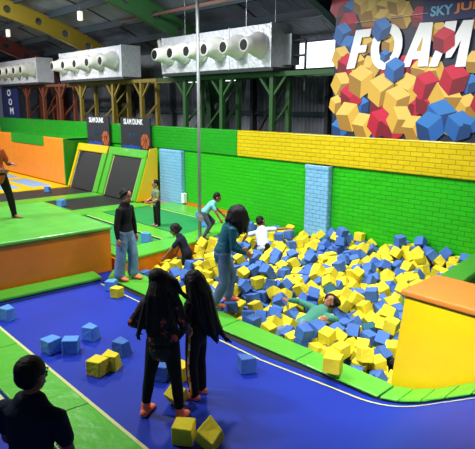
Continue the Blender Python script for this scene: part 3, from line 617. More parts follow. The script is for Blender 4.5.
# ================================================================== PEOPLE
PR, AW = V((rt.x, rt.y, 0)), V((math.sin(YAW), math.cos(YAW), 0))
BODIES = []          # capsules used to keep foam cubes out of the bodies
def person(label, base, H, face, spine=(0, .03, 1), head=(0, .15, 1), look=(0, 1, -.1), armL=((-.25, 0, -1), (-.1, .15, -1)), armR=((.25, 0, -1), (.1, .15, -1)),
           legL=((-.06, 0, -1), (-.02, -.03, -1)), legR=((.06, 0, -1), (.02, -.03, -1)), pelvis=None, skin='skin', shirt=None, sleeve='long', shirt_drop=.05,
           pants=None, pant_len=1.0, pant_w=1.0, hair='short', hair_pts=None, sock=None, child=False, curl=.6, extra=None, bury=(), girl=True, shirt_name='shirt', pants_name='trousers', hair_vol=1.0, feet=None):
    k = H/1.62; hk = k*(1.22 if child else 1.0)
    f = (PR*face[0]+AW*face[1]).normalized(); r = V((f.y, -f.x, 0)); z = V((0, 0, 1))
    W = lambda v: r*v[0]+f*v[1]+z*v[2]
    N = lambda v: W(v).normalized()
    sw = (.165 if girl else .185)*k; hw = .085*k; TL = .47*k*(.95 if child else 1); UA, FA = .27*k, .235*k; TH, SH = .40*k, .385*k; FH = .065*k
    J = {}; J['pel'] = V((0, 0, 0)); sp = N(spine)
    J['waist'] = sp*.16*k; J['chest'] = sp*.34*k; J['neck'] = sp*TL
    hd = N(head); J['hc'] = J['neck']+hd*(.075*k+.095*hk)
    sr = (r-sp*r.dot(sp)).normalized(); sf = z.cross(sr) if False else sr.cross(sp)*-1
    sf = sp.cross(sr) 
    if sf.dot(f) < 0 and abs(sf.dot(f)) > .2: sf = -sf
    for s, a, l in (('L', armL, legL), ('R', armR, legR)):
        q = -1 if s == 'L' else 1
        J['sh'+s] = J['neck']-sp*.075*k+sr*q*sw; J['el'+s] = J['sh'+s]+N(a[0])*UA; J['wr'+s] = J['el'+s]+N(a[1])*FA
        J['hip'+s] = r*q*hw-z*.03*k; J['kn'+s] = J['hip'+s]+N(l[0])*TH; J['an'+s] = J['kn'+s]+N(l[1])*SH
    if pelvis is None:
        low = min(J['anL'].z, J['anR'].z)-FH; mid = (J['anL']+J['anR'])/2
        root = V((base[0]-mid.x, base[1]-mid.y, base[2]-low))
        origin = V(base)
    else: root = V(pelvis); origin = V(pelvis)
    for n_ in J: J[n_] = J[n_]+root
    t = thing('person', label, 'person', origin, kind=None); o = origin
    big = (V(base if pelvis is None else pelvis)-V((0, 0, CAMH))).length < 7
    vx = .0075*k if big else .009*k
    rr = lambda *a: [x*k for x in a]
    # --- body, one surface
    b = MB()
    def torso(b, e, lo=0.0, hi=1.0):
        P = [(-.06, .135, .1), (.02, .158, .115), (.16, .122, .09), (.3, .14, .1), (.4, .15, .095), (.455, .1, .075)]
        if not girl: P = [(-.06, .135, .1), (.02, .15, .11), (.16, .135, .095), (.3, .16, .105), (.4, .175, .1), (.455, .11, .075)]
        pts = []; rad = []
        for s_, w, d in P:
            if s_ < lo or s_ > hi: continue
            pts.append(root+sp*(s_*k*TL/(.47*k))); rad.append((w*k+e, d*k+e))
        b.loft(pts, rad, xa=sr, n=18)
    torso(b, 0)
    b.loft([J['neck']-sp*.06*k, J['neck']+hd*.02*k, J['neck']+hd*.09*k], rr(.062, .05, .048), n=12)
    # head
    lk = N(look); hu = (hd-lk*hd.dot(lk)*.75).normalized(); lk = (lk-hu*lk.dot(hu)).normalized(); hr = lk.cross(hu); hc = J['hc']; ax = (hr, lk, hu)
    h = lambda x, y, zz: hc+hr*x*hk+lk*y*hk+hu*zz*hk
    b.ell(h(0, -.012, .025), (.076*hk, .094*hk, .088*hk), ax); b.ell(h(0, .022, -.045), (.058*hk, .066*hk, .07*hk), ax)
    b.ell(h(0, .058, -.088), (.027*hk, .024*hk, .024*hk), ax)                       # chin
    b.loft([h(0, .082, .012), h(0, .1, -.028)], [.009*hk, .016*hk], n=8)            # nose
    for q in (-1, 1): b.ell(h(q*.078, -.008, -.012), (.012*hk, .024*hk, .034*hk), ax)   # ears
    b.loft([h(-.022, .082, -.062), h(.022, .082, -.062)], [.008*hk, .008*hk], n=8)   # lips
    cl = []
    for s in 'LR':
        q = -1 if s == 'L' else 1
        b.loft([J['sh'+s]-sr*q*.04*k, J['sh'+s], J['sh'+s].lerp(J['el'+s], .5), J['el'+s]], rr(.05, .05, .043, .036), n=12)
        b.loft([J['el'+s], J['el'+s].lerp(J['wr'+s], .3), J['wr'+s]], rr(.036, .039, .025), n=12)
        # hand
        d = (J['wr'+s]-J['el'+s]).normalized(); side = (f-d*f.dot(d))
        if side.length < .3: side = z-d*z.dot(d)
        side.normalize(); nrm = d.cross(side)*q; nrm = nrm if nrm.dot(sr)*q < 0 or True else -nrm
        w0 = J['wr'+s]; pk = k
        b.loft([w0, w0+d*.03*pk, w0+d*.085*pk], [(.024*pk, .018*pk), (.037*pk, .016*pk), (.039*pk, .013*pk)], xa=side, n=12)
        inn = -sr*q
        inn = (inn-d*inn.dot(d)-side*inn.dot(side)); inn = inn.normalized() if inn.length > .1 else nrm
        for i, L in enumerate((.058, .07, .075, .066)):
            off_ = side*(-.0315+.021*i)*pk; p0 = w0+d*.08*pk+off_; d1 = (d+side*(-.09+.06*i)+inn*curl*.4).normalized(); d2 = (d1+inn*curl).normalized(); d3 = (d2+inn*curl*.7).normalized()
            p1 = p0+d1*L*.48*pk; p2 = p1+d2*L*.32*pk; p3 = p2+d3*L*.24*pk
            b.loft([p0, p1, p2, p3], rr(.0092, .0088, .008, .007), n=8)
        th0 = w0+d*.025*pk+side*.03*pk; th1 = th0+(d*.7+side*.7+inn*.25).normalized()*.036*pk; th2 = th1+(d*1.0+side*.15+inn*.45).normalized()*.03*pk
        b.loft([th0, th1, th2], rr(.014, .011, .009), n=8)
        # leg and foot
        b.loft([J['hip'+s]+z*.02*k, J['hip'+s].lerp(J['kn'+s], .35), J['kn'+s]], rr(.086, .078, .052), n=14)
        b.loft([J['kn'+s], J['kn'+s].lerp(J['an'+s], .3), J['an'+s].lerp(J['kn'+s], .12), J['an'+s]], rr(.052, .055, .034, .036), n=14)
        sh_d = (J['an'+s]-J['kn'+s]).normalized(); fd = f.copy() if not feet else N(feet[0 if s == 'L' else 1])
        if pelvis is not None and abs(sh_d.z) < .75: fd = (z*.8+sh_d*.4).normalized()
        J['fd'+s] = fd; an = J['an'+s]; dn = -z if abs(fd.z) < .6 else sh_d
        foot = [an-fd*.035*k+dn*.03*k, an+fd*.04*k+dn*.028*k, an+fd*.115*k+dn*.044*k, an+fd*.165*k+dn*.05*k]; fr = [(.033*k, .034*k), (.036*k, .034*k), (.042*k, .021*k), (.036*k, .014*k)]
        xa = fd.cross(dn); b.loft(foot, fr, xa=xa, n=12)
        if sock:
            c = MB(); e = .012*k; c.loft(foot, [(u+e, v+e) for u, v in fr], xa=xa, n=14); c.loft([an+dn*.02*k, an-sh_d*.08*k], rr(.05, .05), n=12)
            cl.append((c, 'sock', sock))
    body = b.build('body', M[skin], t, o, remesh=vx, relax=2)
    for q in (-1, 1):
        e = MB(); e.ell(h(q*.03, .078, .006), (.013*hk, .008*hk, .008*hk), ax, n=8, k=6); e.build('eye', M['eye'], t, o, smooth=True)
        e = MB(); e.loft([h(q*.012, .086, .027), h(q*.034, .084, .033), h(q*.052, .07, .027)], [.0035*hk, .005*hk, .003*hk], n=6); e.build('eyebrow', M['hair'], t, o, smooth=True)
    e = MB(); e.loft([h(-.02, .089, -.062), h(0, .093, -.063), h(.02, .089, -.062)], [(.003*hk, .004*hk), (.004*hk, .006*hk), (.003*hk, .004*hk)], n=8); e.build('mouth', M['lips'], t, o, smooth=True)
    # --- shirt
    if shirt:
        c = MB(); e = .014*k; torso(c, e, -.07 if shirt_drop > .06 else .0)
        if shirt_drop > .06: c.loft([root-z*shirt_drop*k, root+sp*.02*k], [(.168*k, .128*k), (.165*k, .125*k)], xa=r, n=18)
        for s in 'LR':
            q = -1 if s == 'L' else 1; m1 = J['sh'+s].lerp(J['el'+s], .62)
            if sleeve == 'short': c.loft([J['sh'+s]-sr*q*.05*k, J['sh'+s], m1], rr(.062, .066, .06), n=12)
            else:
                c.loft([J['sh'+s]-sr*q*.05*k, J['sh'+s], J['sh'+s].lerp(J['el'+s], .5), J['el'+s]], rr(.062, .064, .056, .05), n=12)
                c.loft([J['el'+s], J['el'+s].lerp(J['wr'+s], .4), J['el'+s].lerp(J['wr'+s], .9)], rr(.05, .05, .036), n=12)
        cl.append((c, shirt_name, shirt))
    if pants:
        c = MB(); e = .012*k
        c.loft([root-z*.1*k, root-z*.02*k, root+sp*.09*k], [(.14*k+e, .105*k+e), (.158*k+e, .117*k+e), (.135*k+e, .1*k+e)], xa=r, n=18)
        for s in 'LR':
            if pant_len < .5:
                c.loft([J['hip'+s]+z*.02*k, J['hip'+s].lerp(J['kn'+s], .4), J['hip'+s].lerp(J['kn'+s], pant_len*1.7)], rr(.1, .096, .084), n=14)
            else:
                a_ = J['kn'+s].lerp(J['an'+s], pant_len); w = pant_w
                c.loft([J['hip'+s]+z*.02*k, J['hip'+s].lerp(J['kn'+s], .4), J['kn'+s]], [.097*k, .088*k*(.5+.5*w), .066*k*w], n=14)
                c.loft([J['kn'+s], J['kn'+s].lerp(a_, .35), a_], [.066*k*w, .066*k*w, .05*k*w*w], n=14)
        cl.append((c, pants_name, pants))
    # --- hair
    c = MB(); rnd = random.Random(label)
    c.ell(h(0, -.03, .034), (.086*hk*hair_vol, .096*hk*hair_vol, .088*hk*hair_vol), ax)
    c.ell(h(0, -.05, -.01), (.08*hk*hair_vol, .07*hk, .075*hk), ax)
    if hair == 'bun': c.ell(h(0, -.118, -.015), (.04*hk, .042*hk, .042*hk), ax)
    if hair in ('long', 'bun'):
        for q in (-1, 1): c.loft([h(q*.06, .02, .075), h(q*.085, -.01, .02), h(q*.08, -.04, -.05)], [.028*hk, .026*hk, .022*hk], n=10)
    if hair_pts:           # locks: (offsets from the head centre in picture-right, away, up metres, radii)
        for pts, rad in hair_pts: c.loft([hc+PR*p[0]+AW*p[1]+z*p[2] for p in pts], rad, xa=PR, n=12)
    for pts, rad in (hair_pts or []):      # loose strands over each lock
        for s_ in range(11):
            a0 = rnd.uniform(0, 6.28); g = []
            for i_, p in enumerate(pts):
                ra = rad[i_] if isinstance(rad[i_], tuple) else (rad[i_], rad[i_]); w_ = rnd.uniform(.78, 1.12)
                g.append(hc+PR*(p[0]+ra[0]*math.cos(a0)*w_)+AW*(p[1]+ra[1]*math.sin(a0)*w_)+z*p[2])
            e_ = (g[-1]-g[-2]); g.append(g[-1]+e_*rnd.uniform(.15, .7)+PR*rnd.uniform(-.02, .05))
            c.loft(g, [.013]+[.015]*(len(g)-2)+[.006], n=6)
    cl.append((c, 'hair', 'hair'))
    for c, nm, m in cl:
        ob = c.build(nm, M[m], t, o, remesh=vx*(.9 if nm == 'sock' else 1.05), relax=2 if nm != 'hair' else 1)
        if nm == 'hair': pass
    if extra: extra(t, o, J, k, f, r, h, hk)
    for a_, c_, rad in (('pel', 'neck', .2), ('neck', 'hc', .14), ('shL', 'elL', .08), ('elL', 'wrL', .09), ('shR', 'elR', .08), ('elR', 'wrR', .09), ('hipL', 'knL', .12), ('knL', 'anL', .1), ('hipR', 'knR', .12), ('knR', 'anR', .1)):
        if a_ not in bury: BODIES.append((J[a_], J[c_], rad*k))
    return t

for nm, c, kw in (('navy_cloth', (24, 30, 48), {}), ('black_cloth', (20, 20, 24), {}), ('jeans', (112, 142, 176), dict(bump=.3, bscale=14, var=.18, vscale=5)), ('jeans_dim', (92, 116, 146), dict(bump=.3, bscale=14, var=.18, vscale=5)),
                  ('teal_knit', (28, 88, 104), dict(bump=.4, bscale=22, var=.12)), ('turquoise', (116, 196, 204), {}), ('white_cloth', (196, 216, 228), {}), ('olive', (118, 128, 98), {}), ('rust_cloth', (190, 84, 40), {}),
                  ('grey_pants', (70, 80, 92), {}), ('peach_sock', (255, 132, 100), {}), ('dark_blue_cloth', (28, 48, 120), {}), ('sea_green', (70, 140, 120), {}), ('stripe', (232, 150, 40), {}), ('collar', (150, 150, 156), {}), ('gold_band', (222, 176, 40), {}), ('dark_navy_cloth', (20, 32, 50), {})):
    kw.setdefault('bump', .25); kw.setdefault('bscale', 9); M[nm] = mat(nm, c, .85, spec=.25, **kw)
M['floral'] = spotted('floral_cloth', (26, 20, 28), (190, 78, 70), 17)

# front girl seen from behind, wind-blown hair
person('person with long black hair and floral dark top, seen from behind', (-4.28, 2.86, .0), 1.57, (.3, .95), spine=(-.06, .03, 1), head=(-.08, .2, 1), look=(.35, 1, -.3),
       armL=((-.55, -.1, -.83), (.5, .62, -.35)), armR=((.28, .22, -.95), (-.1, .75, -.55)), legL=((-.2, .0, -1), (-.14, -.05, -1)), legR=((.14, .02, -1), (.12, -.05, -1)),
       shirt='floral', pants='black_cloth', pant_w=.92, pant_len=.96, hair='long', sock='peach_sock', shirt_drop=.1, hair_vol=1.06, shirt_name='floral_top', pants_name='leggings',
       hair_pts=[([(-.01, -.05, .03), (-.02, -.14, -.12), (-.04, -.17, -.3), (-.07, -.17, -.46)], [(.07, .05), (.08, .05), (.08, .04), (.04, .02)]),
                 ([(.03, -.05, .0), (.07, -.12, -.14), (.1, -.14, -.3), (.16, -.13, -.45)], [(.06, .05), (.06, .045), (.055, .035), (.02, .015)]),
                 ([(.05, -.03, .02), (.12, -.08, -.08), (.19, -.09, -.22), (.24, -.08, -.34)], [.05, .05, .035, .012]),
                 ([(-.04, -.06, -.02), (-.11, -.13, -.2), (-.16, -.14, -.38), (-.2, -.13, -.5)], [.045, .035, .025, .008]),
                 ([(.06, -.02, .05), (.14, -.05, 0.02), (.21, -.05, -.1)], [.04, .03, .01])])
def stripe(t, o, J, k, f, r, h, hk):
    b = MB(); 
    for i in range(9):
        u = i/9+.02; side = 'L'
        p = J['hip'+side].lerp(J['kn'+side], min(1, u*2)) if u < .5 else J['kn'+side].lerp(J['an'+side], (u-.5)*2)
        rad = (.106-.02*u*2 if u < .5 else .083-.016*(u-.5)*2)*k
        c = p-r*rad+f*.0; b.box((-.001, -.022, -.03), (.001, .022, .03)) if False else None
        w, hh = .011*k, .052*k
        vs = []
        for dx in (-.004, .012):
            for a, z_ in ((-1, -1), (1, -1), (1, 1), (-1, 1)): vs.append(c-r*dx*k*-1*-1+f*(a*w)+V((0, 0, z_*hh)))
        b.add(vs, [(3,2,1,0),(4,5,6,7),(0,1,5,4),(1,2,6,5),(2,3,7,6),(3,0,4,7)], i % 2)
    ob = b.build('leg_stripe', [M['stripe'], M['white']], t, o, bevel=.003*k); ob['label'] = 'orange and white side stripe'
    b = MB(); c = J['waist']-V((0, 0, .08*k)); b.loft([c-V((0, 0, .02)), c+V((0, 0, .02))], [(.15*k, .118*k)]*2, xa=r, n=20, round_ends=False); b.build('waistband', M['gold_band'], t, o)
person('person in dark clothes with long black hair and striped trouser leg, facing left', (-4.38, 3.4, .0), 1.43, (-.9, .35), spine=(0, .03, 1), head=(0, .2, 1), look=(.05, 1, -.5),
       armL=((-.2, .15, -1), (.1, .5, -.85)), armR=((.2, .3, -.9), (-.1, .6, -.75)), legL=((-.03, .08, -1), (0, -.1, -1)), legR=((.03, .02, -1), (0, -.06, -1)),
       shirt='black_cloth', pants='black_cloth', pant_w=1.12, pant_len=.97, hair='long', sock='peach_sock', shirt_drop=.03, hair_vol=1.05, extra=stripe,
       hair_pts=[([(.03, 0, .04), (.1, -.02, -.1), (.15, -.03, -.3), (.2, -.03, -.52), (.24, -.02, -.64)], [(.08, .1), (.1, .12), (.1, .11), (.08, .08), (.03, .03)]),
                 ([(.0, -.06, .02), (.02, -.12, -.14), (.06, -.12, -.34), (.12, -.1, -.5)], [(.06, .05), (.07, .05), (.06, .04), (.03, .02)]),
                 ([(.08, -.02, 0), (.18, -.04, -.22), (.26, -.04, -.5), (.33, -.03, -.62)], [.06, .05, .04, .012])])
# jeans girl walking on the pad
person('person in black top and pale wide jeans with tied hair, walking on the pit pad', (-8.39, 4.9, .07), 1.64, (.92, -.4), spine=(0, .04, 1), head=(0, .25, 1), look=(.1, 1, -.45),
       armL=((-.28, .02, -1), (-.05, .12, -1)), armR=((.3, -.05, -1), (.06, .12, -1)), legL=((-.05, .2, -1), (0, -.02, -1)), legR=((.05, -.06, -1), (0, -.16, -1)),
       shirt='black_cloth', pants='jeans', pant_w=1.42, pant_len=.93, hair='bun', sock='peach_sock', shirt_drop=.03, pants_name='jeans')
# boy on the court
person('boy in olive t-shirt and dark trousers standing on the green court', (-10.98, 7.33, .27), 1.1, (-.75, -.5), spine=(0, .03, 1), head=(0, .15, 1), look=(.2, 1, -.4),
       armL=((-.2, .25, -1), (.1, .95, -.35)), armR=((.2, .2, -1), (-.2, .95, -.45)), shirt='olive', sleeve='short', pants='black_cloth', child=True, girl=False, shirt_drop=.08, pant_w=1.15)
# child climbing out of the pit
person('child in navy t-shirt climbing out of foam onto the court edge', None, 1.36, (-.95, .2), pelvis=(-8.55, 6.4, .24), spine=(.0, .42, .9), head=(0, .6, .8), look=(0, 1, -.35), skin='skin_d',
       armL=((-.2, .6, -.75), (-.1, .6, -.75)), armR=((.3, .5, -.8), (.1, .3, -.95)), legL=((-.1, .3, -1), (0, -.5, -.8)), legR=((.1, .1, -1), (0, -.5, -.8)), shirt='navy_cloth', sleeve='short', pants='black_cloth', child=True, curl=.2, shirt_drop=.03, hair='bun', hair_vol=1.08)
# child crouching on the edge
person('child in turquoise t-shirt crouching on the court edge behind the foam pit', (-9.16, 7.36, .3), 1.15, (1, .05), spine=(0, .7, .75), head=(0, .6, .8), look=(0, 1, -.5), skin='skin_d',
       armL=((-.3, .6, -.8), (0, .7, -.7)), armR=((.2, .5, -.9), (0, .5, -.9)), legL=((-.15, .75, -.7), (0, -.55, -.85)), legR=((.2, .45, -.85), (0, -.5, -.9)), shirt='turquoise', sleeve='short', pants='grey_pants', child=True, girl=False, shirt_drop=.08)
# child in white tee
person('child in white t-shirt and black shorts reaching right across the foam', None, 1.32, (.55, .8), pelvis=(-7.66, 7.66, .37), spine=(-.38, .4, .8), head=(-.35, .5, .85), look=(.2, 1, -.2), skin='skin_d',
       armL=((-.9, -.1, -.35), (-.6, .3, -.7)), armR=((.85, .45, .05), (.9, .45, .1)), legL=((-.05, .2, -1), (0, -.6, -.7)), legR=((.25, -.1, -.9), (0, -.6, -.7)), shirt='white_cloth', sleeve='short', pants='black_cloth', pant_len=.4, child=True, girl=False, shirt_drop=.1, pants_name='shorts')
# woman in the teal jumper stepping into the foam
person('person in teal jumper and jeans with big loose black hair stepping into foam', (-6.18, 5.27, .1), 1.64, (.95, .3), spine=(0, .3, .95), head=(0, .75, .75), look=(.1, 1, -.9),
       armL=((-.15, .25, -.95), (.1, .75, -.6)), armR=((.15, -.05, -1), (-.05, .85, -.45)), legL=((-.05, .45, -.9), (0, -.15, -1)), legR=((.05, .02, -1), (0, -.45, -.9)),
       shirt='teal_knit', pants='jeans_dim', pant_w=1.22, pant_len=.92, hair='long', sock='peach_sock', shirt_drop=.08, hair_vol=1.22, shirt_name='jumper', pants_name='jeans',
       hair_pts=[([(-.06, -.02, .04), (-.1, -.05, -.08), (-.1, -.06, -.2)], [(.11, .11), (.11, .11), (.05, .06)]), ([(.04, -.05, .05), (.08, -.07, -.08), (.09, -.07, -.22)], [(.08, .08), (.08, .08), (.03, .04)]), ([(-.02, -.1, .06), (0, -.14, -.08), (.02, -.13, -.22)], [(.1, .06), (.11, .06), (.05, .03)])])
# half-buried child behind her
person('child in white top and dark blue shorts half buried in foam behind the teal jumper', None, 1.15, (.6, .75), pelvis=(-8.05, 6.62, .2), spine=(.15, .85, .35), head=(0, .9, .35), look=(0, 1, -.3),
       armL=((-.3, .8, -.5), (0, .9, -.4)), armR=((.3, .8, -.5), (0, .9, -.4)), legL=((-.1, .3, -1), (0, -.8, -.5)), legR=((.1, .3, -1), (0, -.8, -.5)), shirt='white_cloth', sleeve='short', pants='dark_blue_cloth', pant_len=.45, child=True, shirt_drop=.05, pants_name='shorts')
# girl lying in the foam
person('person in sea green sleeves and jeans lying sunk in the foam, face and arms showing', None, 1.5, (-.45, -.6), pelvis=(-5.0, 5.86, -.06), spine=(-.3, -.8, .42), head=(-.3, -.7, .7), look=(-.1, .9, .75),
       armL=((-.5, .3, .1), (.2, .9, .3)), armR=((.9, .1, .2), (.3, .75, .25)), legL=((-.25, .8, .62), (-.1, .5, -.9)), legR=((.2, .8, .1), (.1, .6, -.6)), shirt='sea_green', pants='jeans', hair='long', sock=None, bury=('pel', 'hipR', 'knR', 'knL', 'shL'),
       hair_pts=[([(.02, .06, .02), (.1, .1, -.04), (.2, .1, -.1)], [.09, .08, .04])])
# boy in the dark foreground
person('boy with short dark hair in dark navy t-shirt, back turned, in the foreground', (-3.16, 1.1, 0), 1.61, (.25, .95), spine=(.03, .05, 1), head=(.05, .2, 1), look=(.3, 1, -.2), skin='skin_d',
       armL=((-.2, .2, -1), (.3, .8, -.8)), armR=((.16, .2, -1), (-.7, .8, -.5)), shirt='dark_navy_cloth', sleeve='short', pants='black_cloth', girl=False, shirt_drop=.12, hair_vol=1.06)  # dark navy is the shirt's own colour
# man on the platform
def collar(t, o, J, k, f, r, h, hk):
    b = MB(); c = J['neck']; b.loft([c-V((0, 0, .03*k)), c+V((0, 0, .02*k))], [.075*k, .066*k], n=16, round_ends=False); b.build('collar', M['collar'], t, o, smooth=True)
person('man in rust orange t-shirt and dark trousers striding barefoot on the platform', (-11.25, 3.72, .9), 1.74, (.9, -.3), spine=(0, -.12, 1), head=(0, -.05, 1), look=(0, 1, -.2), skin='skin_d',
       armL=((-.2, .35, -.9), (.5, .8, .1)), armR=((.2, .35, -.95), (-.1, .85, -.2)), legL=((-.1, .34, -1), (0, .2, -1)), legR=((.1, -.3, -1), (0, -.45, -.9)), shirt='rust_cloth', sleeve='short', pants='black_cloth', girl=False, shirt_drop=.1, extra=collar)

